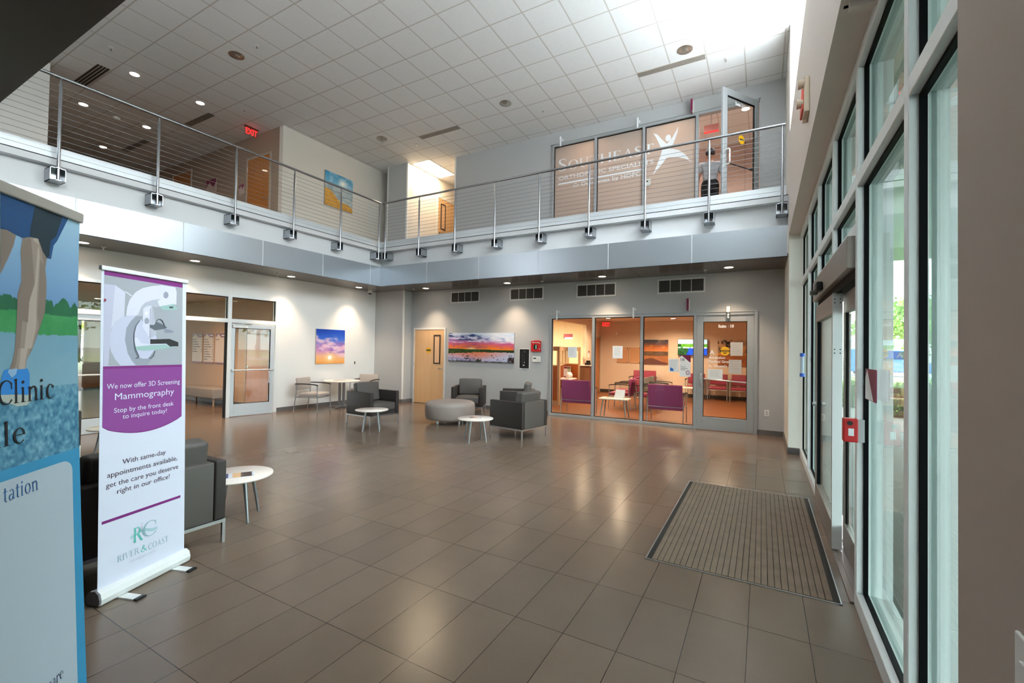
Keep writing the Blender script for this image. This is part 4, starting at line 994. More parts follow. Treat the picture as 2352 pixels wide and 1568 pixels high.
def clinic_bg(u, v):
    z = 1.164 + v * (2.075 - 1.164); x = u
    n1 = fbm(x * 14, z * 14); n2 = fbm(x * 60, z * 60, 3)
    sky = mixc(rgb('a3c6e0'), rgb('6f97c4'), (2.07 - z) / 0.35)
    tree = mixc(rgb('245a48'), rgb('2f7a52'), n1)
    grass = mixc(rgb('2c8a50'), rgb('57a06a'), n1)
    path = mixc(rgb('7fa6bb'), rgb('6f9fb8'), n1)
    grav = mixc(rgb('2f6c8e'), rgb('86b4c8'), n2 * 1.5 - 0.3)
    edge_t = 1.735 + 0.05 * (fbm(x * 20, 3) - 0.4) + 0.03 * (fbm(x * 60, 8) - .5)
    if z > edge_t: return sky
    if z > 1.70 - 0.02 * n1: return tree
    if z > 1.605 + 0.02 * n1: return grass
    if z > 1.42: return mixc(path, rgb('8fb3c2'), (1.6 - z) * 3)
    return mixc(mixc(path, grav, 0.7), grav, (1.42 - z) / 0.05)
picture('printed_picture', 1, 1, 280, 260, clinic_bg, vc_mat('banner photo print', 0.5), panel, M=lambda u, v: P4(u * CW, 1.164 + v * (2.075 - 1.164), 0.0006))
cm = [mat('print c' + h, h, 0.5) for h in ('0d4a80', '12303f', '86776f', '9c8c83', '2b86d6', 'b5bdb8', '8fb4da', '7d6f6a', 'b5a69d')]
b = MB()
def cflat(pts, off, mi):
    c_ = MB(); c_.poly([P4(u, z, off) for u, z in pts]); b._add(c_.v, c_.f, mi)
for nm, mi, off in (('legL', 2, .0012), ('legR', 2, .0012), ('legR2', 2, .0013), ('shorts', 0, .0016), ('shortsDark', 1, .0019), ('sole', 5, .0014), ('shoe', 4, .0016), ('sock', 6, .0019)):
    cflat(CLINIC[nm], off, mi)
    if nm.startswith('leg') and nm != 'legL':
        for sc_, dx_, mi2, o2 in ((0.72, -0.006, 3, 0.00003), (0.40, -0.008, 8, 0.00006)):
            q = CLINIC[nm]; zs_ = sorted({round(z, 3) for _, z in q}); mid = lambda z: 0.5 * (min(u for u, zz in q if abs(zz - z) < 0.09) + max(u for u, zz in q if abs(zz - z) < 0.09))
            cflat([(mid(z) + (u - mid(z)) * sc_ + dx_, z) for u, z in q], off + o2, mi2)
b.build('printed_legs', cm, panel)
b = MB()
corner = [(0.0948 - 0.0517 * math.sin(a * PI / 12), 1.0842 + 0.0434 - 0.0434 * (1 - math.cos(a * PI / 12))) for a in range(7)]
for i in range(40):
    z1 = 1.0842 - (1.0842 - 0.10) * i / 40; z0 = 1.0842 - (1.0842 - 0.10) * (i + 1) / 40
    ur = lambda z: 0.0431 + 0.008 * (1.08 - z) / 0.9
    b.poly([P4(CW - 0.045, z0, 0.0008), P4(ur(z0), z0, 0.0008), P4(ur(z1), z1, 0.0008), P4(CW - 0.045, z1, 0.0008)])
b.poly([P4(u, z, 0.0008) for u, z in corner] + [P4(CW - 0.045, 1.0842, 0.0008), P4(CW - 0.09, 1.1276, 0.0008)])
b.build('pale_panel', m_cpan, panel)
mp = lambda off: (lambda x, z: P4(-x, z, off))
for w_, x_, z_, sz, wd, off, mt_ in (('Clinic', -0.374, 1.3775, 0.079, 0.244, 0.0026, mat('banner black lettering', '14121a', 0.6)), ('lle', -0.392, 1.240, 0.078, 0.129, 0.0026, mat('banner black lettering', '14121a', 0.6)), ('tation', -0.360, 1.059, 0.052, 0.147, 0.0016, mat('banner blue lettering', '1d5793', 0.6)), ('care', -0.200, 0.3275, 0.040, 0.077, 0.0016, mat('banner navy lettering', '2c3360', 0.6))):
    b = MB(); serif_into(b, w_, x_, z_, sz, width=wd, map3=mp(off)); b.build('lettering', mt_, panel)

# ------------------------------------------------------------------ pictures on the walls
m_print = vc_mat('canvas print', 0.35)
m_cedge = mat('canvas edge', 'a9a4a0', 0.6)
def canvas(label, loc, rz, w, h, nx, ny, fn, d=0.035, mt=None, group='canvas prints'):
    """front faces local -y, lower left corner at loc"""
    t = thing('canvas_print', label, 'picture', loc, rz, group)
    b = MB(); b.box(0, -d, 0, w, 0, h); b.build('stretcher', m_cedge, t)
    picture('picture', w, h, nx, ny, fn, mt or m_print, t, y=-d - 0.0008)
    return t
def sunset_portrait(u, v):
    base = ramp([(0, rgb('f2a050')), (.10, rgb('f7b670')), (.22, rgb('f6b98e')), (.36, rgb('d99ac4')), (.55, rgb('b78fd0')), (.72, rgb('3f6fd6')), (1, rgb('1a45b4'))], v)
    n = fbm(u * 4 + v * 3, v * 9 + 1.3)
    band = 1.05 - abs(v - (0.70 - 0.38 * u)) * 3.2
    cl = max(0, min(1, (n * 1.5 + band * 0.7 - 1.0) * 3)) if v < .88 else 0
    c = mixc(base, mixc(rgb('f1b7cf'), rgb('f9e3ea'), fbm(u * 9, v * 12)), cl * 0.85)
    cl2 = max(0, min(1, (fbm(u * 6 + 9, v * 15) - 0.52) * 5)) if .3 < v < .62 else 0
    c = mixc(c, rgb('7a5fb8'), cl2 * 0.55)
    d = math.hypot((u - .47), (v - .18) * 1.15)
    c = mixc(c, rgb('ffe9a8'), max(0, 1 - d / .26) ** 1.3)
    return mixc(c, (1, 1, .98), max(0, min(1, (0.085 - d) / .03)))
canvas('tall canvas of a pink and blue sunset on the white wall above the cafe table', (XW, 7.62, 1.125), R90, 0.912, 0.912, 80, 90, sunset_portrait)
def pano(u, v):
    hz = 0.415 + 0.03 * (0.5 - u)
    if v > hz + 0.015:
        k = (v - hz) / (1 - hz)
        c = ramp([(0, rgb('f7a63a')), (.18, rgb('f07a30')), (.38, rgb('d8647e')), (.60, rgb('a873b0')), (.8, rgb('b8bfe0')), (1, rgb('dfe6f4'))], k + 0.16 * abs(u - .38) * (1 if k < .6 else 0))
        right = max(0, min(1, (u - .45) * 2.0 + (k - .45) * 1.6))
        c = mixc(c, rgb('dfe7f4'), right * 0.9 * max(0, min(1, (k - .36) * 7)))
        n = fbm(u * 9 + k * 2, k * 7 + 2)
        dark = (n - 0.44) * 6 * max(0, 1 - abs(k - (.78 - .1 * u)) * 4) * 2.0 * max(0, min(1, (.56 - u) * 6))
        c = mixc(c, rgb('33437c'), max(0, min(1, dark)))
        d2 = (fbm(u * 8 + 5, k * 9) - .42) * 6 * max(0, 1 - abs(k - .58) * 7) * max(0, min(1, (u - .52) * 9)) * max(0, min(1, (.9 - u) * 9))
        c = mixc(c, rgb('3f5fae'), max(0, min(1, d2)))
        w_ = (fbm(u * 10 + 3, k * 12 + 7) - .5) * 7 * max(0, min(1, (k - .38) * 8))
        c = mixc(c, rgb('f0f0f5'), max(0, min(.8, w_)))
        if u > .75 and k > .6: c = mixc(c, rgb('86b4ea'), (u - .75) * 2.5 * (k - .4))
        pk = (fbm(u * 12, k * 14 + 4) - .5) * 6 * max(0, min(1, (.5 - k) * 8))
        c = mixc(c, rgb('b8568c'), max(0, min(.7, pk)))
        dd = math.hypot((u - .37) * 2.2, (v - hz - .04) * 3.2)
        return mixc(c, rgb('fff2c8'), max(0, 1 - dd / .22) ** 1.5)
    land = 0.075 + 0.075 * max(0, 1 - u / .5) - 0.02 * u + 0.02 * fbm(u * 30, 2)
    if v > hz - land:
        return mixc(rgb('20301a'), rgb('4a6a2a'), fbm(u * 26, v * 26) * (1.2 if u < .5 else 0.4))
    k = v / hz
    c = ramp([(0, rgb('aab4d6')), (.35, rgb('c3b4cf')), (.7, rgb('dd8f86')), (1, rgb('e6865e'))], k + .25 * (1 - abs(u - .45) * 2.6))
    c = mixc(c, rgb('b9c4de'), max(0, (u - .55) * 2.0))
    if u < .42 and k < .3: c = mixc(c, rgb('5a5798'), max(0, fbm(u * 14, v * 30) * 1.5 - .5))
    if fbm(u * 34 + 4, v * 26) > .70 and k < .95: c = rgb('26301f')
    if (u - .49) ** 2 * 9 + (v - .06) ** 2 * 2 < .012 and fbm(u * 40, v * 40) > .42: c = rgb('22331c')
    if u > .9 and v < .18 and fbm(u * 50, v * 30) > .4: c = rgb('3a2a30')
    if v < .03: c = mixc(c, rgb('2b2f30'), fbm(u * 20, 1) * 1.3)
    return c
canvas('wide canvas of a red sunset over a marsh on the gray wall', (-7.60, 10.0, 1.235), 0, 2.08, 0.775, 200, 80, pano)
def beach(u, v):
    hill = 0.50 - 0.42 * u + 0.05 * math.sin(u * 9)
    if v < hill: return mixc(rgb('c98a2c'), rgb('e8b455'), fbm(u * 22 + v * 9, v * 16))
    if v > .62:
        c = mixc(rgb('7fc0dc'), rgb('2f8ec0'), (v - .62) * 2.4); n = fbm(u * 5, v * 8)
        c = mixc(c, rgb('dfe9ee'), max(0, n * 2.4 - 1.1)); d = math.hypot(u - .62, v - .78)
        return mixc(c, (1, 1, .95), max(0, 1 - d / .2))
    return mixc(rgb('9fb7bd'), rgb('c8cdc9') if fbm(u * 6, v * 24) > .5 else rgb('8f9aa4'), .6)
canvas('canvas of a dune and blue sea on the upper wall behind the left railing', (-10.15, 7.80, 5.345), R90, 0.915, 0.915, 70, 70, beach)
def suite_wave(u, v):
    if v > .52:
        c = ramp([(.52, rgb('d9894e')), (.7, rgb('b8683a')), (.86, rgb('5d4d52')), (1, rgb('32465c'))], v); return mixc(c, rgb('e5a45f'), max(0, fbm(u * 6, v * 12) * 2 - 1))
    if v > .34: return mixc(rgb('8d6a4c'), rgb('3f3a3a'), fbm(u * 4, v * 26))
    if v > .16 + .08 * math.sin(u * 5): return mixc(rgb('b97a4c'), rgb('9c6442'), fbm(u * 8, v * 8))
    return rgb('6d4a42')
canvas('dusk beach canvas on the back wall of the suite, left of the television', (-3.85, 16.8, 1.13), 0, 0.89, 0.89, 60, 60, suite_wave)
def suite_palm(u, v):
    if v > .42:
        c = mixc(rgb('e79a3e'), rgb('d0b79c'), (v - .42) * 2); c = mixc(c, rgb('6f6e78'), max(0, fbm(u * 5, v * 7) * 2.4 - 1.0))
        if v > .62 and fbm(u * 13, v * 9 + 4) > .52 and u < .5: c = rgb('2b2a2c')
        return c
    return mixc(rgb('8d5536'), rgb('c07a44'), fbm(u * 5, v * 10))
canvas('palm beach canvas on the back wall of the suite, right of the television', (-1.33, 16.8, 1.13), 0, 0.89, 0.89, 60, 60, suite_palm)

# ------------------------------------------------------------------ ceiling and soffit fixtures
lamp_data = {}
def spot(name, loc, energy, size=1.25, blend=0.9, col=(1.0, 0.76, 0.52), r=0.05, rot=(0, 0, 0)):
    l = bpy.data.lights.new(name, 'SPOT'); l.energy = energy; l.color = col; l.spot_size = size; l.spot_blend = blend; l.shadow_soft_size = r
    o = bpy.data.objects.new(name, l); o.location = loc; o.rotation_euler = rot; COL.objects.link(o); return o
def downlight(label, x, y, z, r, lit, group, power=0, size=1.9, col=(1.0, 0.76, 0.52)):
    t = thing('downlight', label, 'ceiling light', (x, y, z), 0, group)
    b = MB(); b.lathe([(r * 0.84, -0.0005), (r, -0.002), (r + 0.012, -0.005), (r + 0.012, -0.001), (r + 0.004, 0.0)], n=32); b.build('trim_ring', m_wplas if lit else m_lampoff, t)
    if lit:
        b = MB(); b.lathe([(0.0, -0.0012), (r * 0.86, -0.0012), (r * 0.86, -0.0002), (0.0, -0.0002)], n=32); b.build('lens', m_lamp, t)
    else:
        b = MB(); b.lathe([(r * 0.9, -0.003), (r * 0.62, -0.012), (r * 0.34, -0.016), (r * 0.30, -0.022), (0.0, -0.024)], n=32); b.build('reflector', m_lampoff, t)
    if power:
        spot('downlight_lamp', (x, y, z - 0.03), power, size, col=col)
    return t
def place_words(names): return names
sof = [(-9.72, 2.914, 'second one in, behind the banners'), (-9.72, 4.575, 'over the open doorway'), (-9.72, 6.629, 'over the end of the left glass front'), (-9.70, 8.637, 'over the cafe table'),
       (-8.061, 9.503, 'over the maple door'), (-5.507, 9.539, 'over the right end of the sunset panorama'), (-3.086, 9.515, 'over the middle of the suite window'), (-0.569, 9.443, 'over the suite door')]
for x, y, w_ in sof:
    downlight('lit round downlight in the gray soffit ' + w_, x, y, ZS, 0.085, True, 'lit downlights in the soffit', 52, 1.6)
for x, y, w_ in [(-10.91, 3.96, 'nearest, beside the first slot diffuser'), (-10.89, 5.14, 'nearest the exit sign'), (-13.33, 3.93, 'seen left behind the railing'), (-13.30, 5.10, 'in the middle of the corridor'), (-15.74, 5.07, 'farthest down the corridor')]:
    downlight('lit downlight in the upper left corridor ceiling, ' + w_, x, y, ZC, 0.088, True, 'lit downlights in the upper corridor', 11, 2.2)
for x, y, w_ in [(-8.49, 4.585, 'above the left railing'), (-4.894, 8.272, 'near the middle of the back railing'), (-1.224, 8.251, 'near the bright clerestory'), (-8.523, 8.227, 'above the railing corner')]:
    downlight('unlit chrome downlight in the tiled ceiling ' + w_, x, y, ZC, 0.12, False, 'unlit downlights in the hall ceiling')
def sprinkler(label, x, y, z):
    t = thing('fire_sprinkler', label, 'sprinkler', (x, y, z), 0, 'fire sprinklers')
    b = MB(); b.lathe([(0.0, -0.008), (0.02, -0.008), (0.034, -0.003), (0.036, 0.0)], n=20); b.build('escutcheon', m_wplas, t)
    b = MB(); b.cyl((0, 0, -0.03), (0, 0, -0.005), 0.008, n=10); b.cyl((0, 0, -0.048), (0, 0, -0.045), 0.016, n=14); b.tube([(0.012, 0, -0.02), (0.014, 0, -0.035), (0.006, 0, -0.046)], 0.003, 6); b.tube([(-0.012, 0, -0.02), (-0.014, 0, -0.035), (-0.006, 0, -0.046)], 0.003, 6); b.build('deflector', m_chrome, t)
for x, y, z, w_ in [(-7.88, 4.60, ZC, 'in the hall ceiling beside the chrome downlight over the left railing'), (-10.30, 3.385, ZC, 'in the upper ceiling, nearest to us on the left'), (-4.288, 8.886, ZC, 'in the hall ceiling above the middle of the back railing'), (-0.61, 8.855, ZC, 'in the hall ceiling right of the long slot diffuser'), (-7.922, 8.864, ZC, 'in the hall ceiling in front of the lit upper corridor'), (-10.27, 5.75, ZC, 'in the upper ceiling near the exit sign'),
                    (-9.816, 3.212, ZS, 'in the left soffit beside the blue banner'), (-8.506, 9.512, ZS, 'in the back soffit near the maple door'), (-4.596, 9.621, ZS, 'in the back soffit over the fire alarm'), (-0.995, 9.561, ZS, 'in the back soffit over the suite door'), (-9.741, 6.285, ZS, 'in the left soffit over the ajar glass door')]:
    sprinkler('small fire sprinkler ' + w_, x, y, z)
t = thing('smoke_detector', 'small white smoke detector in the upper left corridor ceiling', 'smoke detector', (-13.38, 4.541, ZC)); b = MB(); b.lathe([(0.0, -0.05), (0.04, -0.05), (0.06, -0.035), (0.065, -0.012), (0.07, 0.0)], n=24); b.build('housing', m_wplas, t)
def diffuser(label, x0, x1, y, dy=0.14):
    t = thing('slot_diffuser', label, 'air vent', ((x0 + x1) / 2, y, ZC), 0, 'slot diffusers in the ceiling')
    w = (x1 - x0) / 2
    b = MB(); b.box(-w, -dy / 2, -0.004, w, dy / 2, -0.0005); b.build('backing', mat('dark vent', '3b352f', 0.7), t)
    for i in range(5):
        yy = -dy / 2 + i * dy / 4
        b = MB(); b.box(-w, yy - 0.006, -0.012, w, yy + 0.006, -0.002); b.build('slat', mat('vent slat', 'b9aea3', 0.5), t)
    return t
diffuser('long slot diffuser in the ceiling near the bright clerestory', -2.13, -0.93, 8.60)
diffuser('slot diffuser in the ceiling in front of the lit upper corridor', -7.62, -6.42, 8.65)
diffuser('slot diffuser in the upper left ceiling, largest and nearest', -12.33, -11.14, 3.56, 0.2)
diffuser('slot diffuser in the upper left ceiling just above the left handrail', -12.25, -11.17, 5.51)
diffuser('slot diffuser in the upper left ceiling, farthest down the corridor', -15.46, -14.11, 5.44)
# corridor troffer
t = thing('troffer_light', 'bright white light panel in the upper corridor ceiling', 'ceiling light', (-8.57, 10.38, ZC)); b = MB(); b.box(-0.31, -0.61, -0.012, 0.31, 0.61, -0.001); b.build('frame', m_wplas, t); b = MB(); b.box(-0.285, -0.585, -0.018, 0.285, 0.585, -0.0125); b.build('diffuser', m_panel, t)
# HVAC grilles
def grille(label, x0):
    t = thing('air_grille', label, 'air vent', (x0, 10.0, 2.835), 0, 'air grilles over the ground floor wall')
    w, h = 0.965, 0.32
    b = MB()
    for q in ((0, 0, w, 0.035), (0, h - 0.035, w, h), (0, 0.035, 0.035, h - 0.035), (w - 0.035, 0.035, w, h - 0.035)): b.box(q[0], -0.012, q[1], q[2], 0, q[3])
    b.build('frame', m_dfr, t, 0.002)
    b = MB(); b.box(0.035, -0.002, 0.035, w - 0.035, 0, h - 0.035); b.build('backing', mat('grille dark', '2b2927', 0.7), t)
    b = MB()
    for i in range(11): b.box(0.035, -0.007, 0.045 + i * 0.0215, w - 0.035, -0.003, 0.052 + i * 0.0215)
    b.build('louvre', mat('grille louvre', '575350', 0.5), t)
    for i in (1, 2, 3):
        xx = 0.035 + (w - 0.07) * (i / 4.2 + 0.02); b = MB(); b.box(xx - 0.006, -0.010, 0.035, xx + 0.006, -0.002, h - 0.035); b.build('bar', m_dfr, t)
for x0, w_ in ((-7.58, 'leftmost of the row of four'), (-5.69, 'above the black panel and the fire alarm'), (-3.87, 'above the left end of the suite window'), (-2.0, 'nearest the suite door')):
    grille('white framed air grille on the gray wall, ' + w_, x0)
# ------------------------------------------------------------------ lettering on the upper suite glass
YG = 10.0165
b = MB(); serif_into(b, 'SOUTHEAST', -4.40, 5.955, 0.220, width=2.30, y=YG, gap=0.03, caps1=1.32); b.build('lettering', m_vinylw, w9)
b = MB(); text_into(b, 'ORTHOPEDIC SPECIALISTS', -4.38, 5.735, 0.125, y=YG, width=2.27, bold=0.002); b.build('lettering', m_vinylw, w9)
b = MB(); b.box(-4.39, YG - 0.001, 5.625, -2.28, YG, 5.665); b.build('rule_line', m_vinylw, w9)
b = MB(); text_into(b, 'Outcomes by HOPCo', -3.80, 5.515, 0.125, y=YG, width=1.50, bold=0.003); b.build('lettering', m_vinylw, w9)
b = MB()
for pts in ([(-4.02, 5.53), (-3.99, 5.53), (-3.93, 5.585), (-3.93, 5.605)], [(-3.93, 5.605), (-3.93, 5.585), (-3.87, 5.53), (-3.84, 5.53)], [(-3.98, 5.50), (-3.96, 5.50), (-3.93, 5.535), (-3.93, 5.55)], [(-3.93, 5.55), (-3.93, 5.535), (-3.90, 5.50), (-3.88, 5.50)]): b.poly([(x, YG, z) for x, z in pts])
b.build('chevron', m_vinylw, w9)
b = MB()
for i_, pts in enumerate(([(-1.60, 6.43), (-1.62, 6.30), (-1.69, 6.11), (-1.75, 5.98), (-1.79, 5.86), (-1.93, 5.68), (-2.13, 5.47), (-2.05, 5.66), (-1.97, 5.86), (-1.93, 6.00), (-1.86, 6.08), (-1.73, 6.21)],
            [(-2.13, 6.40), (-2.04, 6.35), (-1.94, 6.22), (-1.85, 6.12), (-1.78, 5.98), (-1.93, 5.96), (-2.00, 6.14), (-2.06, 6.28)],
            [(-1.84, 5.93), (-1.72, 5.97), (-1.58, 5.91), (-1.45, 5.79), (-1.34, 5.62), (-1.47, 5.71), (-1.62, 5.77), (-1.78, 5.80), (-1.88, 5.79)],
            [(-1.81 + 0.058 * math.cos(a * PI / 12), 6.225 + 0.072 * math.sin(a * PI / 12)) for a in range(24)])): b.poly([(x, YG - 0.0004 - 0.0003 * i_, z) for x, z in pts])
b.build('figure_emblem', m_vinylw, w9)

# ------------------------------------------------------------------ small things on the walls
def hang(name, label, cat, loc, rz=0.0, group=None): return thing(name, label, cat, loc, rz, group)
t = hang('fire_alarm_box', 'red fire alarm box with a small window on the gray wall', 'fire alarm', (-4.90, 10.0, 1.54))
b = MB(); b.box(-0.13, -0.06, 0, 0.13, 0, 0.265); b.box(-0.06, -0.05, 0.265, 0.09, 0, 0.28); b.build('housing', m_redp, t, 0.01)
b = MB(); b._add([(0.055 * math.cos(a * PI / 12) + 0.0, -0.063, 0.115 + 0.07 * math.sin(a * PI / 12)) for a in range(24)] + [(0.055 * math.cos(a * PI / 12), -0.055, 0.115 + 0.07 * math.sin(a * PI / 12)) for a in range(24)], [tuple(range(24))] + [(i, (i + 1) % 24, 24 + (i + 1) % 24, 24 + i) for i in range(24)]); b.build('window', mat('dark green lens', '0f3a2c', 0.2), t)
b = MB(); b.box(0.005, -0.067, 0.07, 0.025, -0.063, 0.165); b.build('tube', mat('pale green tube', 'c9f0dc', 0.3), t)
b = MB(); text_into(b, 'FIRE ALARM', 0, 0.212, 0.036, y=-0.0615, align='CENTER', width=0.19, bold=0.001); b.box(0.10, -0.064, 0.055, 0.118, -0.06, 0.078); b.box(0.10, -0.064, 0.195, 0.118, -0.06, 0.218); b.build('lettering', m_wplas, t)
t = hang('call_panel', 'flat black panel with a thin white edge, below left of the red alarm', 'panel', (-5.235, 10.0, 1.11))
b = MB(); b.box(-0.145, -0.008, -0.01, 0.145, 0, 0.50); b.build('edge_frame', m_wplas, t)
b = MB(); b.box(-0.132, -0.014, 0.004, 0.132, -0.008, 0.486); b.build('face', m_black, t)
b = MB(); b.box(-0.06, -0.017, 0.12, -0.045, -0.014, 0.36); b.box(0.0, -0.017, 0.15, 0.012, -0.014, 0.34); b.build('slot', mat('dark gray slots', '3a3a3c', 0.4), t)
b = MB(); b.cyl((0.005, -0.018, 0.15), (0.005, -0.014, 0.15), 0.012, n=12); b.box(-0.035, -0.018, 0.07, 0.01, -0.014, 0.095); b.cyl((0.01, -0.018, 0.42), (0.01, -0.014, 0.42), 0.01, n=12); b.build('button', m_wplas, t)
def wall_keypad(label, loc, w, h, rz=0.0, name='alarm_keypad'):
    t = hang(name, label, 'keypad', loc, rz)
    b = MB(); b.box(-w / 2, -0.035, 0, w / 2, 0, h); b.build('housing', m_wplas, t, 0.006)
    b = MB(); b.box(-w * 0.38, -0.037, h * 0.55, -w * 0.02, -0.034, h * 0.78); b.build('screen', mat('lcd', '3f5048', 0.3), t)
    b = MB()
    for i in range(3):
        for j in range(3): b.box(w * (0.1 + 0.1 * i), -0.037, h * (0.22 + 0.2 * j), w * (0.1 + 0.1 * i) + w * 0.07, -0.034, h * (0.22 + 0.2 * j) + h * 0.12)
    b.build('button', mat('key gray', 'c9c6c1', 0.5), t)
wall_keypad('white alarm keypad under the red alarm box', (-4.885, 10.0, 1.28), 0.22, 0.14)
wall_keypad('small white keypad on the frame of the frosted upper suite front', (-2.21, 9.965, 5.22), 0.10, 0.15, name='door_keypad')
t = hang('card_reader', 'white card reader with a black strip beside the sunset canvas on the white wall', 'card reader', (XW, 8.89, 1.07), R90)
b = MB(); b.box(-0.045, -0.02, 0, 0.045, 0, 0.125); b.build('plate', m_wplas, t, 0.004); b = MB(); b.box(-0.002, -0.03, 0.025, 0.03, -0.019, 0.10); b.build('reader', m_black, t, 0.003)
def outlet(label, loc, rz, kind='outlet'):
    t = hang('power_outlet' if kind == 'outlet' else 'light_switch', label, kind, loc, rz)
    b = MB(); b.box(-0.04, -0.007, 0, 0.04, 0, 0.12); b.build('plate', m_wplas, t, 0.003)
    b = MB()
    if kind == 'outlet':
        for z in (0.025, 0.068): b.box(-0.018, -0.010, z, 0.018, -0.006, z + 0.028)
        b.build('socket', mat('socket gray', 'b9b6b2', 0.5), t)
    else:
        b.box(-0.012, -0.012, 0.035, 0.012, -0.006, 0.085); b.build('rocker', m_wplas, t)
    return t
outlet('white power outlet low on the wall right of the suite door', (0.08, 10.0, 0.37), 0)
outlet('narrow light switch on the right end wall', (0.366, 8.97, 1.03), -R90, 'light switch')
outlet('white light switch plate cut by the lower right corner of the view', (0.36, 0.985, 1.035), -R90, 'light switch')
t = hang('security_camera', 'small white dome camera under the soffit corner', 'camera', (-9.91, 9.24, ZS))
b = MB(); b.lathe([(0.055, -0.075), (0.062, -0.07), (0.065, -0.02), (0.06, 0.0)], n=24); b.build('housing', m_wplas, t)
b = MB(); b.sphere((0, 0, -0.075), 0.05, 20, 12, sc=(1, 1, 0.9)); b.build('dome', mat('smoked dome', '1a1a1c', 0.1), t)
def exit_sign(label, loc, rz, pend=True):
    t = hang('exit_sign', label, 'exit sign', loc, rz, None)
    b = MB(); b.box(-0.16, -0.012, -0.205, 0.16, 0.012, -0.015); b.build('panel', glass('exit acrylic', (0.98, 0.9, 0.9)), t)
    b = MB(); b.box(-0.17, -0.045, -0.016, 0.17, 0.045, 0); b.build('canopy', mat('brown canopy', '6f5a4d', 0.5), t)
    b = MB(); text_into(b, 'EXIT', 0, -0.185, 0.205, y=-0.0135, align='CENTER', width=0.285, bold=0.006); b.build('lettering', m_exit, t)
    return t
exit_sign('red EXIT sign hung from the upper left ceiling', (-10.98, 6.33, ZC), R90)
exit_sign('red EXIT sign inside the ground floor suite, seen through the second pane', (-5.15, 16.45, 2.70), 0.4)
t = hang('emergency_light', 'beige emergency light with two heads and red exit face on the bulkhead', 'emergency light', (0.36, 4.90, 3.78), -R90)
b = MB(); b.box(-0.13, -0.045, 0, 0.13, 0, 0.33); b.build('housing', mat('beige plastic', 'd8c6ae', 0.5), t, 0.012)
b = MB(); b.box(-0.11, -0.062, 0.03, 0.11, -0.045, 0.22); b.build('exit_face', mat('red exit face', 'f0604f', 0.4), t, 0.004)
for zz, yy in ((0.27, -0.09), (0.10, -0.10)):
    b = MB(); b.cyl((0.08 if zz < .2 else 0.10, yy + 0.05, zz), (0.08 if zz < .2 else 0.10, yy, zz), 0.036, 0.042, 18); b.build('lamp_head', mat('beige plastic', 'd8c6ae', 0.5), t)
def flag(label, loc):
    t = hang('flag_sign', label, 'sign', loc, 0, 'flag signs beside the suite doors')
    b = MB(); b.box(-0.02, -0.20, 0, 0.02, 0, 0.245); b.build('plate', m_wplas, t, 0.002)
    b = MB(); b.box(-0.0225, -0.2025, -0.001, -0.0005, -0.002, 0.246); b.box(-0.001, -0.2025, -0.001, 0.0205, -0.2002, 0.246); b.build('face', m_maroon, t)
flag('small maroon flag sign on the gray wall above the ground floor suite door', (-1.35, 10.0, 2.45)); flag('small maroon flag sign under the tiled ceiling above the upper suite front', (-1.31, 10.0, 6.60))
def accent(label, x, z0, big=False):
    t = hang('accent_light', label, 'wall light', (x, 9.955, z0), 0, 'small metal accent lights over the suite fronts')
    b = MB(); b.tube([(0, 0.045, 0.20), (0, -0.06, 0.205), (0.0, -0.085, 0.19)], 0.010, 10); b.cyl((0, 0.03, 0.20), (0, 0.045, 0.20), 0.03); b.build('arm', m_alum, t)
    b = MB(); b.cyl((0, -0.085, 0.0), (0, -0.085, 0.19), 0.018); b.cyl((0, -0.085, 0.12 if big else 0.17), (0, -0.085, 0.23), 0.036 if big else 0.022); b.cyl((0, -0.085, 0.05), (0, -0.085, 0.07), 0.024); b.build('lamp_head', m_alum, t)
for x, z_, w_ in ((-4.31, 2.31, 'at the left end of the ground floor suite glass'), (-2.48, 2.32, 'near the middle of the ground floor suite glass'), (-4.28, 6.50, 'at the left end of the frosted upper front'), (-2.44, 6.52, 'near the middle of the frosted upper front')):
    accent('thin metal accent light ' + w_, x, z_)
accent('thick metal accent light over the ground floor suite door', -0.60, 2.28, True)
# papers on the suite glass
def sheet_thing(label, x0, z0, x1, z1, mt, y=10.0165, lines=6, name='paper_notice', lm=None):
    t = hang(name, label, 'notice', (x0, y, z0), 0, 'papers taped to the suite glass')
    w, h = x1 - x0, z1 - z0
    b = MB(); b.box(0, 0, 0, w, 0.001, h); b.build('sheet', mt, t)
    if lines:
        b = MB()
        for i in range(lines):
            zz = h * (0.86 - 0.7 * i / lines); b.box(w * 0.14, -0.0008, zz, w * (0.86 - 0.2 * ((i * 7) % 3) / 3), -0.0002, zz + h * 0.014)
        b.build('print', lm or m_grayink, t)
    return t, w, h
m_pgray = mat('gray notice paper', 'c3bdb8', 0.7)
sheet_thing('white paper taped inside the first suite pane', -4.07, 1.41, -3.84, 1.67, m_paper)
sheet_thing('white paper taped inside the second suite pane', -2.98, 1.42, -2.75, 1.70, m_paper)
t, w, h = sheet_thing('white flyer with a blue quarter circle on the third suite pane', -1.75, 1.16, -1.54, 1.44, m_paper)
b = MB(); b.poly([(0.03, -0.0008, 0.02)] + [(0.03 + 0.075 * math.cos(a * PI / 16), -0.0008, 0.02 + 0.075 * math.sin(a * PI / 16)) for a in range(9)]); b.build('blue_shape', mat('print blue', '2f6fc0', 0.5), t)
t, w, h = sheet_thing('white and maroon suite sign numbered 110 beside the door handle', -1.53, 1.07, -1.31, 1.52, m_paper, lines=0, name='suite_sign')
b = MB(); b.poly([(0.0, -0.0008, h), (0.0, -0.0008, h * 0.93), (0.045, -0.0008, h * 0.985), (0.19, -0.0008, h * 0.70), (w, -0.0008, h * 0.68), (w, -0.0008, h)]); b.build('maroon_corner', m_maroon, t)
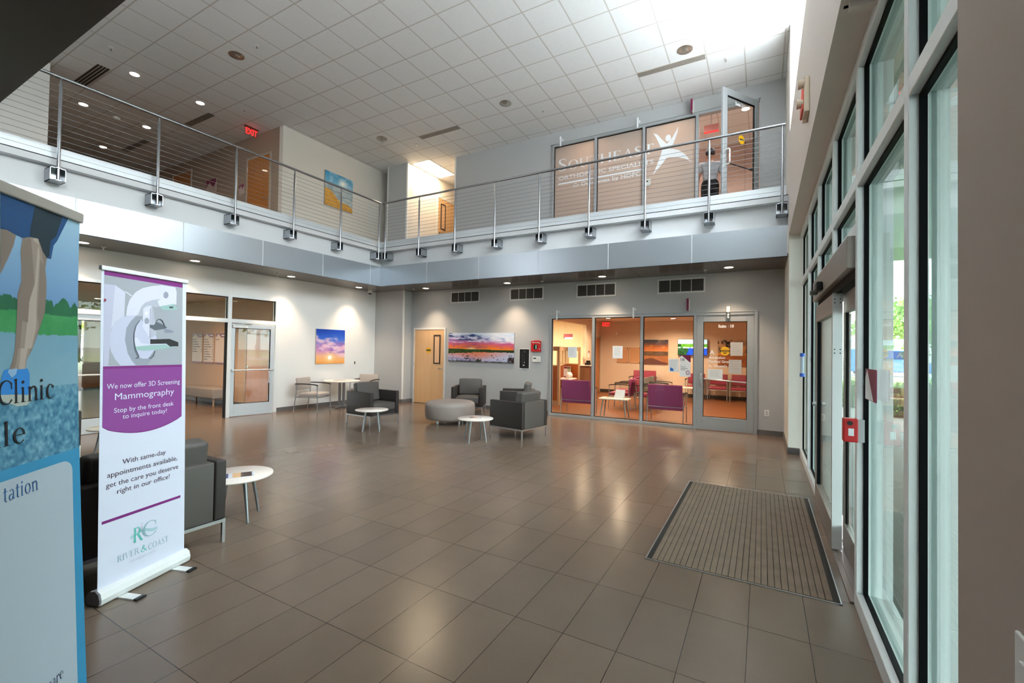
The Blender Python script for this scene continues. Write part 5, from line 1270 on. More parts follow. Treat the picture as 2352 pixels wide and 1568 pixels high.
b = MB(); text_into(b, '110', 0.02, h * 0.74, 0.075, y=-0.001, width=0.075, bold=0.002)
for i in range(4): b.box(0.02, -0.001, h * (0.52 - 0.07 * i), 0.02 + (0.02, 0.10, 0.14, 0.10)[i], -0.0005, h * (0.52 - 0.07 * i) + 0.008)
b.build('lettering', m_ink, t)
b = MB()
for i in range(10):
    a = i * PI / 5; b.poly([(0.165 + 0.012 * math.cos(a) , -0.0008, 0.085 + 0.014 * math.sin(a)), (0.165 + 0.042 * math.cos(a - .22), -0.0008, 0.085 + 0.05 * math.sin(a - .22)), (0.165 + 0.042 * math.cos(a + .22), -0.0008, 0.085 + 0.05 * math.sin(a + .22))])
b.build('emblem', mat('print plum', '8a2f78', 0.5), t)
sheet_thing('landscape notice with a small table of hours on the suite door', -0.98, 1.04, -0.70, 1.25, m_paper, lines=7, y=9.994)
sheet_thing('upper gray paper notice on the suite door', -0.56, 1.53, -0.34, 1.80, m_pgray, lines=5, y=9.994)
sheet_thing('lower gray paper notice on the suite door', -0.59, 1.17, -0.36, 1.45, m_pgray, lines=4, y=9.994)
t = hang('caution_sticker', 'round yellow caution sticker on the suite door glass', 'sticker', (-0.66, 9.994, 1.62)); b = MB(); b.cyl((0, 0, 0), (0, 0.001, 0), 0.088, n=32); b.build('disc', m_yellow, t)
b = MB(); b.box(-0.088, -0.0012, -0.02, 0.088, -0.0004, 0.022); text_into(b, 'ATTENTION', 0, 0.035, 0.024, y=-0.0008, align='CENTER'); b.box(-0.03, -0.001, -0.05, 0.03, -0.0004, -0.035); b.build('print', m_ink, t)
b = MB(); text_into(b, 'CAUTION', 0, -0.012, 0.032, y=-0.0016, align='CENTER', bold=0.001); b.build('lettering', m_yellow, t)
# things on the entrance glass
t = hang('door_release', 'red door release box clipped to the entrance mullion', 'alarm box', (0.49, 3.50, 1.045), 0)
b = MB(); b.box(-0.045, -0.035, 0, 0.03, 0.03, 0.145); b.build('housing', m_redp, t, 0.006)
b = MB(); b.cyl((-0.012, -0.04, 0.118), (-0.012, -0.034, 0.118), 0.014, n=14); b.build('key_switch', m_black, t)
b = MB(); b.box(-0.02, -0.0365, 0.04, 0.008, -0.0345, 0.085); b.build('label', m_paper, t)
b = MB(); b.box(0.03, -0.005, 0.0, 0.066, 0.0, 0.14); b.box(0.03, -0.005, 0.0, 0.034, 0.025, 0.14); b.build('bracket', m_frame, t)
t = hang('glass_sign', 'small maroon and white sign stuck on the tall entrance glass', 'sign', (0.560, 3.47, 1.32), -R90)
b = MB(); b.box(0, -0.006, 0, 0.29, 0, 0.185); b.build('plate', m_maroon, t); b = MB(); b.poly([(0.006, -0.0065, 0.003), (0.006, -0.0065, 0.13), (0.06, -0.0065, 0.182), (0.23, -0.0065, 0.003)]); b.build('white_face', m_paper, t)
t = hang('motion_sensor', 'black motion sensor on the header over the sliding doors', 'sensor', (0.475, 4.98, 2.19), -R90)
b = MB(); b.box(-0.09, -0.05, -0.02, 0.09, 0, 0.06); b.build('housing', m_black, t, 0.012); b = MB(); b.rbox(-0.08, -0.09, -0.05, 0.02, -0.03, -0.01, 0.012); b.build('lens', mat('smoke lens', '55504c', 0.15), t)
t = hang('leaflet_tube', 'clear upright tube with blue caps beside the far window frame', 'holder', (0.505, 7.70, 1.26))
b = MB(); b.cyl((0, 0, 0.04), (0, 0, 0.30), 0.024, n=18); b.build('tube', mat('clear blue plastic', 'b9c6d8', 0.2), t)
for z in (0.0, 0.29):
    b = MB(); b.cyl((0, 0, z), (0, 0, z + 0.05), 0.032, n=18); b.build('cap', mat('blue cap', '2f62d0', 0.4), t)
# sign plaques by the upper corridor doors
def plaque(label, x, z, w, h):
    t = hang('room_sign', label, 'sign', (x, 6.62, z), 0, 'maroon room signs in the upper corridor')
    b = MB(); b.box(0, -0.008, 0, w, 0, h); b.build('plate', mat('clear plaque', 'c0aba0', 0.4), t)
    b = MB(); b.poly([(0.0, -0.0085, h), (0.0, -0.0085, h * 0.62), (w * 0.35, -0.0085, h * 0.86), (w * 0.7, -0.0085, h * 0.55), (w, -0.0085, h * 0.8), (w, -0.0085, h)]); b.build('maroon_face', m_maroon, t)
plaque('larger maroon room sign left of the upper corridor door', -13.56, 5.62, 0.50, 0.52); plaque('small maroon room sign beside the upper corridor door', -11.95, 5.50, 0.22, 0.25)
# directory boards in the vestibule
def board(label, x0, x1, rows):
    t = hang('directory_board', label, 'sign', (x0, 6.70, 1.09), 0, 'directory boards in the vestibule')
    w, h = x1 - x0, 0.80
    b = MB(); b.box(0, -0.012, 0, w, 0, h); b.build('plate', mat('directory plate', 'd9bda6', 0.5), t)
    b = MB(); b.poly([(0.0, -0.0125, h), (0.0, -0.0125, h * 0.94), (w * 0.06, -0.0125, h * 0.86), (w * 0.30, -0.0125, h * 0.985), (w * 0.60, -0.0125, h * 0.86), (w, -0.0125, h * 0.86), (w, -0.0125, h)]); b.build('maroon_band', m_maroon, t); b = MB(); b.box(0, -0.02, -0.02, w, -0.001, 0.01); b.build('bottom_rail', m_maroon, t)
    b = MB(); b.box(w * 0.62, -0.0135, h * 0.91, w * 0.92, -0.0128, h * 0.945)
    b.build('lettering', m_paper, t)
    b = MB()
    for i in range(rows): b.box(w * 0.05, -0.0135, h * (0.78 - 0.085 * i), w * (0.4 + 0.12 * ((i * 5) % 4)), -0.0125, h * (0.78 - 0.085 * i) + 0.014); b.box(w * 0.88, -0.0135, h * (0.78 - 0.085 * i), w * 0.96, -0.0125, h * (0.78 - 0.085 * i) + 0.014)
    b.build('print', mat('dark print', '2b2b30', 0.7) if rows else m_grayink, t)
board('directory board with a short list, left of three on the vestibule wall', -14.22, -13.69, 6); board('directory board with the longest list, middle of three on the vestibule wall', -13.61, -13.11, 9); board('directory board with a single line, right of three on the vestibule wall', -13.03, -12.55, 1)

# ------------------------------------------------------------------ the suite behind the ground floor glass
S('wall_suite_back', m_beige, (-5.5, 16.8, 0, 0.3, 16.95, 2.7)); S('wall_suite_right', m_beige, (0.3, 10.14, 0, 0.42, 16.95, 2.7))
S('wall_suite_side', m_beige, (-5.62, 15.24, 0, -5.5, 16.8, 2.7), (-5.62, 10.14, 2.50, -5.5, 15.24, 2.7), (-8.9, 10.14, 0, -4.55, 10.2, 2.7))
S('wall_office_back', mat('cream wall paint', 'efe3c8', 0.7), (-9.1, 16.2, 0, -5.62, 16.3, 2.7), (-9.1, 10.14, 0, -9.0, 16.3, 2.7))
S('ceiling_suite', m_scel, (-9.1, 10.14, 2.70, 0.42, 16.95, 2.78))
S('baseboard_suite', mat('dark base', '3a332e', 0.6), (-5.5, 16.786, 0, 0.3, 16.8, 0.12), (-5.5, 15.24, 0, -5.486, 15.72, 0.12))
wood_door(11, 1.05, 2.12, m_door2, m_dfr2, lite=False, rz=R90, loc=(-5.485, 15.74, 0), sticker=False)
def suite_light(label, x, y, p):
    downlight(label, x, y, 2.70, 0.085, True, 'downlights in the suite ceiling', p, 2.75, (1.0, 0.73, 0.48))
for x, y, w_ in ((-4.6, 14.9, 'near the side door'), (-2.6, 15.6, 'in front of the television'), (-0.9, 13.2, 'near the door on the right, added for brightness'), (-3.2, 11.6, 'above the side table, added for brightness'), (-0.9, 11.2, 'just inside the glass door, added for brightness'), (-4.6, 12.6, 'near the reception desk, added for brightness')):  # most of these fixtures are added to brighten the suite
    suite_light('lit downlight in the suite ceiling ' + w_, x, y, 88)
t = thing('troffer_light', 'bright ceiling panel over the reception office', 'ceiling light', (-7.2, 13.6, 2.70)); b = MB(); b.box(-0.31, -0.61, -0.012, 0.31, 0.61, -0.001); b.build('frame', m_wplas, t); b = MB(); b.box(-0.285, -0.585, -0.018, 0.285, 0.585, -0.0125); b.build('diffuser', mat('office light panel', (1.0, 0.80, 0.52), 0.5, emit=48.0), t)
gch = lambda label, x, y, a, fab=m_purple, seat=m_red, W=0.60, BH=0.84, b0=0.50, grp='waiting room chairs in the suite', D=0.58: guest_chair(label, (x, y), dg(a), fab, seat, W=W, D=D, group=grp, BH=BH, back0=b0)
gch('plum chair with its back against the first suite pane', -4.00, 10.60, 93, W=0.80, BH=0.86, b0=0.29, D=0.46)
gch('plum chair with its back against the third suite pane, nearest the door', -1.885, 10.60, 90, W=0.80, BH=0.86, b0=0.29, D=0.46)
gch('plum chair in the middle row facing left, nearest the glass', -3.38, 12.30, 180, b0=0.36)
gch('plum chair in the middle row facing left, second from the glass', -3.50, 13.25, 180, b0=0.36)
gch('raspberry chair in the middle row facing right, back to back with the nearest plum chair', -2.66, 12.30, 0, fab=m_red, b0=0.50)
gch('gray chair in the middle row facing right, beside the raspberry one', -2.66, 13.15, 0, fab=m_graych, seat=m_graych)
gch('gray chair in the middle row facing right, farthest from the glass', -2.66, 13.95, 0, fab=m_graych, seat=m_graych)
gch('wide raspberry chair against the back wall under the directory plates', -3.72, 16.25, -90, fab=m_red, W=0.86, BH=0.90)
gch('raspberry chair against the back wall, left of the row of three', -1.98, 16.36, -90, fab=m_red, BH=0.86)
gch('raspberry chair against the back wall, middle of the row of three', -1.28, 16.36, -90, fab=m_red, BH=0.86)
gch('raspberry chair against the back wall, right of the row of three', -0.62, 16.36, -90, fab=m_red, BH=0.86)
def small_table(label, x, y, rz, w=0.66, d=0.50, z=0.46):
    t = thing('waiting_room_table', label, 'table', (x, y, 0), rz, 'small white tables in the suite')
    b = MB(); b.box(-w / 2, -d / 2, z - 0.028, w / 2, d / 2, z); b.build('table_top', m_lam, t, 0.006)
    for sx in (-1, 1):
        for sy in (-1, 1):
            b = MB(); b.tube([(sx * (w / 2 - 0.09), sy * (d / 2 - 0.08), z - 0.028), (sx * (w / 2 - 0.035), sy * (d / 2 - 0.035), 0.0)], [0.020, 0.013], 12); b.build('leg', m_tleg, t)
small_table('small white table just inside the second suite pane', -3.08, 10.58, 0.02, 0.68, 0.40)
small_table('small white table by the back wall of the suite, beyond the gray chairs', -2.15, 15.3, 0.0)
t = thing('table_tent', 'folded white paper standing on the small white suite table', 'paper', (-2.98, 10.56, 0.4605), 0.0)
b = MB(); b._add([(-0.11, -0.02, 0), (0.11, -0.02, 0), (0.135, 0.07, 0.20), (-0.085, 0.07, 0.20), (-0.11, -0.022, 0), (0.11, -0.022, 0), (0.135, 0.068, 0.202), (-0.085, 0.068, 0.202)], [(0, 3, 2, 1), (4, 5, 6, 7), (0, 1, 5, 4), (1, 2, 6, 5), (2, 3, 7, 6), (3, 0, 4, 7)]); b._add([(-0.085, 0.068, 0.20), (0.135, 0.068, 0.20), (0.11, 0.13, 0.0), (-0.11, 0.13, 0.0), (-0.085, 0.07, 0.202), (0.135, 0.07, 0.202), (0.11, 0.132, 0.0), (-0.11, 0.132, 0.0)], [(0, 1, 2, 3), (7, 6, 5, 4)]); b.build('sheet', m_paper, t)
brochure('dark leaflet lying on the small white suite table', (-3.20, 10.55), 0.1, 0.18, 0.11, 0.4605, lambda u, v: mixc(rgb('6f4f42'), rgb('a87a5e'), fbm(u * 6, v * 6)), name='leaflet')
def tvpic(u, v):
    if v > .72: return mixc(rgb('8fd0f0'), rgb('e8f6fb'), fbm(u * 5, v * 5))
    if v > .52: return mixc(rgb('2f7a1f'), rgb('8fd040'), fbm(u * 10, v * 10)) if u > .1 else rgb('1c4a18')
    if v > .44: return rgb('cfe8d8') if fbm(u * 7, 3) > .4 else rgb('2f8a6a')
    if u < .38 - .3 * abs(v - .3): return mixc(rgb('14321c'), rgb('3f7a4a'), fbm(u * 12, v * 12))
    return mixc(rgb('1a3fd8'), rgb('2a66e8'), fbm(u * 6, v * 12))
t = hang('television', 'wall television showing a blue lake, on the back wall of the suite', 'television', (-2.62, 16.765, 1.48))
b = MB(); b.box(0, -0.06, 0, 0.97, 0, 0.56); b.build('housing', m_black, t, 0.006); b = MB(); b.box(0.33, 0, 0.18, 0.63, 0.034, 0.38); b.build('mount', m_black, t)
picture('screen', 0.95, 0.54, 60, 36, tvpic, vc_mat('lit screen', 0.3, emit=0.25), t, M=lambda u, v: (0.01 + 0.95 * u, -0.0615, 0.012 + 0.54 * v))
def plate(label, x0):
    t = hang('directory_plate', label, 'sign', (x0, 16.8, 1.15), 0, 'clear directory plates in the suite')
    b = MB(); b.box(0, -0.025, 0, 0.42, -0.02, 0.58); b.build('plate', mat('acrylic plate', 'c99a72', 0.25), t)
    for sx in (0.03, 0.39):
        for sz in (0.03, 0.55):
            b = MB(); b.cyl((sx, -0.035, sz), (sx, 0, sz), 0.016, n=12); b.build('standoff', mat('bronze standoff', '5c4634', 0.4), t)
    b = MB()
    for j in range(3):
        for i in range(14): b.box(0.05 + 0.115 * j, -0.0262, 0.10 + 0.027 * i, 0.05 + 0.115 * j + 0.085, -0.0255, 0.106 + 0.027 * i)
    b.build('print', mat('faint brown print', '9a6f4c', 0.6), t)
plate('clear directory plate on the suite back wall, left one', -4.81); plate('clear directory plate on the suite back wall, right one', -4.36)
t = hang('wall_sensor', 'small white sensor high on the suite back wall', 'sensor', (-4.84, 16.8, 2.19)); b = MB(); b.box(-0.035, -0.03, 0, 0.035, 0, 0.11); b.build('housing', m_wplas, t, 0.01)
t = hang('hanging_sign', 'red and white sign hanging over the reception desk', 'sign', (-6.05, 14.9, 1.98)); b = MB(); b.box(-0.17, -0.006, 0, 0.17, 0.006, 0.19); b.build('plate', m_paper, t); b = MB(); b.poly([(-0.17, -0.007, 0.19), (-0.17, -0.007, 0.0), (-0.125, -0.007, 0.04), (-0.125, -0.007, 0.07), (0.17, -0.007, 0.07), (0.17, -0.007, 0.19)]); b.build('red_face', m_red, t); b = MB(); b.cyl((-0.12, 0, 0.19), (-0.12, 0, 0.719), 0.002, n=6); b.cyl((0.12, 0, 0.19), (0.12, 0, 0.719), 0.002, n=6); b.build('hanger', m_steel, t)
t = hang('room_sign', 'small framed restroom sign on the suite side wall', 'sign', (-5.5, 15.52, 1.35), R90); b = MB(); b.box(-0.08, -0.008, 0, 0.08, 0, 0.22); b.build('plate', m_paper, t); b = MB(); b.poly([(-0.08, -0.0085, 0.22), (-0.08, -0.0085, 0.10), (0.0, -0.0085, 0.19), (0.08, -0.0085, 0.10), (0.08, -0.0085, 0.22)]); b.build('maroon_face', m_maroon, t)
# reception desk: three partitions and counters
m_tanp = mat('tan partition trim', 'a98a6c', 0.5); m_pglass = mat('lit partition glazing', 'f2e2c6', 0.2)
t = thing('reception_desk', 'cherry reception desk with tan glazed screens inside the suite', 'desk', (-5.30, 12.0, 0))
def partition(x0, y0, x1, y1, wh=1.12, H=1.69, nwin=2):
    dx, dy = x1 - x0, y1 - y0; L_ = math.hypot(dx, dy)
    M_ = Matrix.Translation((x0, y0, 0)) @ Matrix.Rotation(math.atan2(dy, dx), 4, 'Z')
    b = MB(); b.M = M_; b.box(0, -0.035, 0.12, L_, 0.035, wh); b.build('panel', m_cab, t)
    b = MB(); b.M = M_; b.box(0, -0.03, 0, L_, 0.03, 0.12); b.box(-0.03, -0.04, 0, 0.03, 0.04, H); b.box(L_ - 0.03, -0.04, 0, L_ + 0.03, 0.04, H); b.box(0, -0.035, H - 0.13, L_, 0.035, H); b.box(0, -0.036, wh, L_, 0.036, wh + 0.03)
    for i in range(1, nwin): b.box(L_ * i / nwin - 0.06, -0.03, wh, L_ * i / nwin + 0.06, 0.03, H)
    b.build('frame', m_tanp, t)
    b = MB(); b.M = M_; b.box(0.03, -0.006, wh + 0.03, L_ - 0.03, 0.006, H - 0.13); b.build('screen_glass', m_glass, t)
partition(-2.2, 0.0, 0.15, 0.0); partition(0.12, 0.08, -0.75, 2.9, nwin=3); partition(-0.75, 2.0, 0.02, 2.0, nwin=1)
b = MB(); b.box(-0.5, 0.12, 0.72, 0.42, 0.75, 0.755); b.build('counter', m_lam, t, 0.004)
b = MB(); b.box(0.03, 1.97, 1.08, 0.42, 2.35, 1.11); b.build('transaction_shelf', m_lam, t, 0.004); b = MB(); b.box(0.05, 2.02, 0, 0.36, 2.3, 1.08); b.build('end_cabinet', mat('brown laminate end', '7a5238', 0.5), t)
t = thing('vase', 'white round vase with a small plant on the reception counter', 'vase', (-4.98, 12.38, 0.755)); b = MB(); b.lathe([(0.05, 0), (0.10, 0.05), (0.105, 0.11), (0.07, 0.17), (0.05, 0.18)], n=20); b.build('pot', m_wplas, t)
b = MB()
for i in range(9):
    a = i * 0.7; b._add([(0.01 * math.cos(a), 0.01 * math.sin(a), 0.16), (0.05 * math.cos(a + .2), 0.05 * math.sin(a + .2), 0.26), (0.09 * math.cos(a), 0.09 * math.sin(a), 0.34 + 0.02 * (i % 3)), (0.05 * math.cos(a - .2), 0.05 * math.sin(a - .2), 0.26)], [(0, 1, 2, 3)])
b.build('leaves', mat('leaf green', '4f7a35', 0.6), t)
t = thing('leaflet_stand', 'white and maroon leaflet stand on the reception counter', 'stand', (-5.13, 12.58, 0.755)); b = MB(); b.box(-0.11, -0.01, 0, 0.11, 0.01, 0.34); b.box(-0.11, -0.01, 0, 0.11, 0.09, 0.01); b.build('stand', m_paper, t); b = MB(); b.box(-0.10, -0.012, 0.28, 0.10, -0.0105, 0.33); b.build('maroon_band', m_maroon, t); b = MB(); b.box(-0.10, -0.012, 0.02, 0.10, -0.0105, 0.05); b.build('maroon_band', m_maroon, t)
t = thing('payment_terminal', 'small black terminal on the transaction shelf', 'terminal', (-5.02, 14.1, 1.11)); b = MB(); b.box(-0.09, -0.06, 0, 0.09, 0.06, 0.07); b.box(-0.07, 0.02, 0.07, 0.07, 0.05, 0.15); b.build('housing', m_black, t, 0.01)

# ------------------------------------------------------------------ upper suite interior and the person leaving it
m_pink = mat('pinkish suite paint', 'cdb2a6', 0.7)
S('floor_suite_upper', mat('suite carpet', '8d7f74', 0.9), (-7.36, 10.14, Z2 - 0.02, 0.42, 14.0, Z2))
S('wall_suite_upper_back', m_pink, (-7.36, 12.6, Z2, 0.42, 12.72, ZC)); S('wall_suite_upper_right', m_pink, (0.30, 10.14, Z2, 0.42, 12.6, ZC)); S('wall_suite_upper_left', m_pink, (-5.0, 10.14, Z2, -4.9, 12.6, ZC))
S('trim_%d' % k, mat('door line', 'b59a8e', 0.7), (-0.42, 12.585, Z2, -0.40, 12.6, ZC)); k += 1
for x, y, w_, p in ((-3.62, 10.62, 'behind the left frosted pane', 34), (-1.75, 10.60, 'behind the right frosted pane', 34), (-0.35, 10.9, 'inside the open upper door', 40), (-2.6, 11.6, 'in the middle of the upper suite', 40)):
    downlight('lit downlight in the upper suite ceiling ' + w_, x, y, ZC, 0.09, True, 'downlights in the upper suite', p * 1.2, 2.6, (1.0, 0.88, 0.78))
t = hang('exit_light', 'red exit light inside the open upper suite door', 'exit sign', (-1.02, 10.75, 6.50)); b = MB(); b.box(-0.15, -0.02, 0.0, 0.15, 0.02, 0.16); b.build('housing', mat('pink acrylic', 'd98f88', 0.4), t); b = MB(); b.box(-0.15, -0.024, -0.006, 0.15, 0.024, 0.008); b.build('glow_edge', m_exit, t); b = MB(); b.cyl((0, 0, 0.16), (0, 0, 0.42), 0.012, n=10); b.build('stem', m_steel, t)
# ------------------------------------------------------------------ person in the upper doorway
def skin(name, mt, verts, edges, parent, sub=2, root=0):
    """verts: list of (x, y, z, r)"""
    me = bpy.data.meshes.new(name); me.from_pydata([v[:3] for v in verts], edges, []); me.materials.append(mt)
    o = bpy.data.objects.new(name, me); COL.objects.link(o); o.parent = parent
    md = o.modifiers.new('skin', 'SKIN'); md.use_smooth_shade = True
    sv = me.skin_vertices[0].data
    for i, v in enumerate(verts):
        r_ = v[3]; sv[i].radius = r_ if isinstance(r_, tuple) else (r_, r_); sv[i].use_root = (i == root)
    sb = o.modifiers.new('sub', 'SUBSURF'); sb.levels = sub; sb.render_levels = sub
    return o
t = thing('person', 'person in gray shirt and dark trousers in the open upper suite door', 'person', (-1.00, 10.36, Z2), dg(12))
m_skin = mat('skin', 'a86f50', 0.55)
V = []; E_ = []
def add(p, r, prev=None):
    V.append((*p, r)); i = len(V) - 1
    if prev is not None: E_.append((prev, i))
    return i
pel = add((0, 0, 0.96), (0.13, 0.10)); sp = add((0, 0.0, 1.12), (0.125, 0.095), pel); ch = add((0, 0.01, 1.32), (0.14, 0.105), sp); nb = add((0, 0.005, 1.455), 0.06, ch)
nk = add((0, 0.015, 1.51), 0.052, nb); hl = add((0, 0.03, 1.565), 0.075, nk); hm = add((0, 0.022, 1.64), 0.092, hl); ht = add((0, 0.012, 1.71), 0.070, hm)
add((0, 0.125, 1.615), 0.014, hm); add((0.095, 0.012, 1.63), 0.017, hm); add((-0.095, 0.012, 1.63), 0.017, hm)
for sx, wr in ((1, (0.255, 0.10, 0.93)), (-1, (-0.25, 0.12, 0.94))):
    sh = add((sx * 0.17, 0.0, 1.405), 0.062, ch); el = add((sx * 0.245, -0.03, 1.13), 0.043, sh); w_ = add(wr, 0.029, el)
    pm = add((wr[0] - sx * 0.005, wr[1] + 0.05, wr[2] - 0.06), (0.036, 0.018), w_)
    for fi, (dx, ln) in enumerate(((-0.024, 0.062), (-0.008, 0.072), (0.009, 0.068), (0.025, 0.054))):
        a = add((V[pm][0] + dx, V[pm][1] + 0.02, V[pm][2] - 0.045), 0.0088, pm); b_ = add((V[a][0], V[a][1] + 0.012, V[a][2] - ln * 0.55), 0.0082, a); add((V[b_][0], V[b_][1] - 0.012, V[b_][2] - ln * 0.45), 0.007, b_)
    a = add((V[w_][0] - sx * 0.034, V[w_][1] + 0.045, V[w_][2] - 0.045), 0.0105, w_); add((V[a][0] - sx * 0.008, V[a][1] + 0.02, V[a][2] - 0.045), 0.009, a)
for sx in (1, -1):
    hp = add((sx * 0.085, 0, 0.90), 0.085, pel); kn = add((sx * 0.095, 0.02 * sx + 0.01, 0.50), 0.055, hp); an = add((sx * 0.10, -0.02 + 0.03 * sx, 0.09), 0.036, kn); hs = add((sx * 0.105, 0.06 + 0.03 * sx, 0.04), 0.034, an); add((sx * 0.115, 0.17 + 0.03 * sx, 0.028), 0.024, hs)
body = skin('body', m_skin, V, E_, t)
V = []; E_ = []
a_ = add((0, 0, 0.90), (0.10, 0.07)); a0 = add((0, 0, 1.02), (0.145, 0.105), a_); a1 = add((0, 0.0, 1.14), (0.16, 0.12), a0); a2 = add((0, 0.01, 1.32), (0.172, 0.125), a1); a3 = add((0, 0.005, 1.435), (0.10, 0.075), a2)
for sx in (1, -1):
    s_ = add((sx * 0.175, 0, 1.40), 0.082, a2); add((sx * 0.232, -0.022, 1.20), 0.066, s_)
skin('shirt', mat('gray shirt', 'a3a3a8', 0.8, noise=0.08, nscale=30), V, E_, t)
V = []; E_ = []
at_ = add((0, 0, 1.12), (0.172, 0.132)); a0 = add((0, 0, 1.0), (0.165, 0.128), at_)
for sx in (1, -1):
    h_ = add((sx * 0.09, 0, 0.88), 0.108, a0); k_ = add((sx * 0.097, 0.02 * sx + 0.01, 0.50), 0.077, h_); add((sx * 0.10, -0.015 + 0.03 * sx, 0.10), 0.062, k_)
skin('trousers', mat('black trousers', '1d1c1e', 0.85), V, E_, t)
b = MB(); b.sphere((0, -0.004, 1.665), 0.104, 20, 14, sc=(0.97, 1.05, 0.98)); b.v = [(x, min(y, 0.085), max(z, 1.60 if y < 0.02 else 1.66)) for x, y, z in b.v]; b.build('hair', mat('dark hair', '1b1512', 0.7), t)
for sx in (1, -1):
    b = MB(); b.rbox(sx * 0.112 - 0.048, -0.075 + 0.03 * sx, 0.0, sx * 0.112 + 0.048, 0.205 + 0.03 * sx, 0.085, 0.03); b.build('shoe', mat('black shoe', '151515', 0.5), t)
    b = MB(); b.sphere((sx * 0.034, 0.104, 1.648), 0.012, 10, 8); b.build('eye', mat('eye', 'e8e4df', 0.3), t)

# ------------------------------------------------------------------ vestibule behind the left glass front
S('wall_vestibule_north', mat('vestibule tan paint', 'c9a686', 0.65), (-22.0, 6.70, 0, -10.24, 6.84, 2.76)); S('wall_vestibule_south', m_beige, (-22.0, -3.1, 0, -10.24, -3.0, 2.76))
S('ceiling_vestibule', m_scel, (-22.0, -3.0, 2.76, -10.24, 6.7, 2.84)); S('baseboard_vestibule', m_base, (-22.0, 6.688, 0, -10.24, 6.70, 0.10))
f = MB()
for y in (-2.95, -1.0, 0.9, 2.8, 4.6, 6.50): f.box(-22.0, y, 0, -21.86, y + 0.10, 2.76)
f.box(-22.0, -2.95, 0, -21.86, 6.6, 0.12); f.box(-22.0, -2.95, 2.66, -21.86, 6.6, 2.76); f.box(-22.0, -2.95, 2.10, -21.86, 6.6, 2.18)
w11 = struct(f.build('window_11', mat('brown window frame', '6d4226', 0.4)))
for y0, y1 in ((-2.85, -1.0), (-0.9, 0.9), (1.0, 2.8), (2.9, 4.6), (4.7, 6.5)):
    p = MB(); p.box(-21.94, y0, 0.12, -21.93, y1, 2.66); p.build('pane', m_glass, w11)
t = thing('bench', 'gray woven upholstered bench under the directory boards in the vestibule', 'bench', (-12.95, 6.42, 0))
m_wov = mat('gray woven fabric', '9b958f', 0.85, noise=0.25, nscale=70)
b = MB(); b.rbox(-0.85, -0.23, 0.20, 0.85, 0.23, 0.46, 0.03, bulge=0.01); b.build('seat', m_wov, t)
for sx in (-1, 1):
    for sy in (-1, 1):
        b = MB(); b.cyl((sx * 0.80, sy * 0.19, 0), (sx * 0.77, sy * 0.17, 0.20), 0.018, 0.024, 12); b.build('leg', mat('pale wood leg', 'a88a68', 0.5), t)
t = thing('cabinet', 'low wooden cabinet by the far vestibule windows, seen through the glass door', 'cabinet', (-20.6, 6.35, 0))
b = MB(); b.box(-0.8, -0.30, 0.06, 0.8, 0.30, 0.90); b.build('body', m_door2, t); b = MB(); b.box(-0.76, -0.27, 0, 0.76, 0.27, 0.06); b.build('plinth', m_black, t)
for i in range(3):
    b = MB(); b.box(-0.78 + i * 0.525, -0.318, 0.09, -0.78 + i * 0.525 + 0.51, -0.30, 0.87); o = b.build('door', m_door2, t); b = MB(); b.cyl((-0.33 + i * 0.525, -0.345, 0.5), (-0.33 + i * 0.525, -0.345, 0.66), 0.006, n=8); b.build('handle', m_steel, o)
for x, y, w_, p in ((-12.7, 5.7, 'over the bench', 20), (-11.3, 5.2, 'just inside the open doorway', 55), (-15.5, 5.0, 'farther in', 14), (-11.5, 2.8, 'behind the shut glass door', 10)):
    downlight('lit downlight in the vestibule ceiling ' + w_, x, y, 2.76, 0.085, True, 'downlights in the vestibule', p * 1.2, 2.3, (1.0, 0.64, 0.37))

# ------------------------------------------------------------------ outdoors
m_conc = mat('outdoor concrete', '4e504b', 0.85, noise=0.08, nscale=1.2)
S('ground', m_conc, (-150, -90, -0.30, 150, 150, -0.02))
m_lawn = mat('lawn grass', '5c7438', 0.95, noise=0.25, nscale=1.5)
m_road = mat('pale road', 'a3a19b', 0.9, noise=0.05, nscale=1.0)
S('lawn_right', m_lawn, (3.5, 14.8, -0.02, 60, 40, 0.03), (-6, 56, -0.02, 90, 120, 0.03))
S('road_right', m_road, (-10, 40.2, -0.02, 90, 55.8, 0.0))
S('lawn_left', m_lawn, (-46, -60, -0.02, -33, 90, 0.03), (-150, -60, -0.02, -64, 120, 0.03))
S('road_left', m_road, (-63.8, -60, -0.02, -46.2, 120, 0.0))
m_can = grid_mat('canopy soffit metal', '747e7a', '555d59', 30.0, 0.62, 0.0, 0.3, 0.02, 0.35, spec=0.5)
S('ceiling_canopy', m_can, (0.80, -6.0, 3.66, 9.6, 12.6, 3.72)); S('ceiling_canopy_west', m_can, (-34.0, -12.0, 3.30, -22.3, 22.0, 3.40)); S('canopy_roof', mat('white roof membrane', 'f3f4f4', 0.8), (0.80, -6.2, 3.72, 9.8, 12.8, 4.20))
for i, (x, y) in enumerate(((9.1, 12.0), (9.1, 3.0), (9.1, -5.4))): S('column_%d' % (i + 1), m_white, (x - 0.25, y - 0.25, -0.02, x + 0.25, y + 0.25, 3.66))
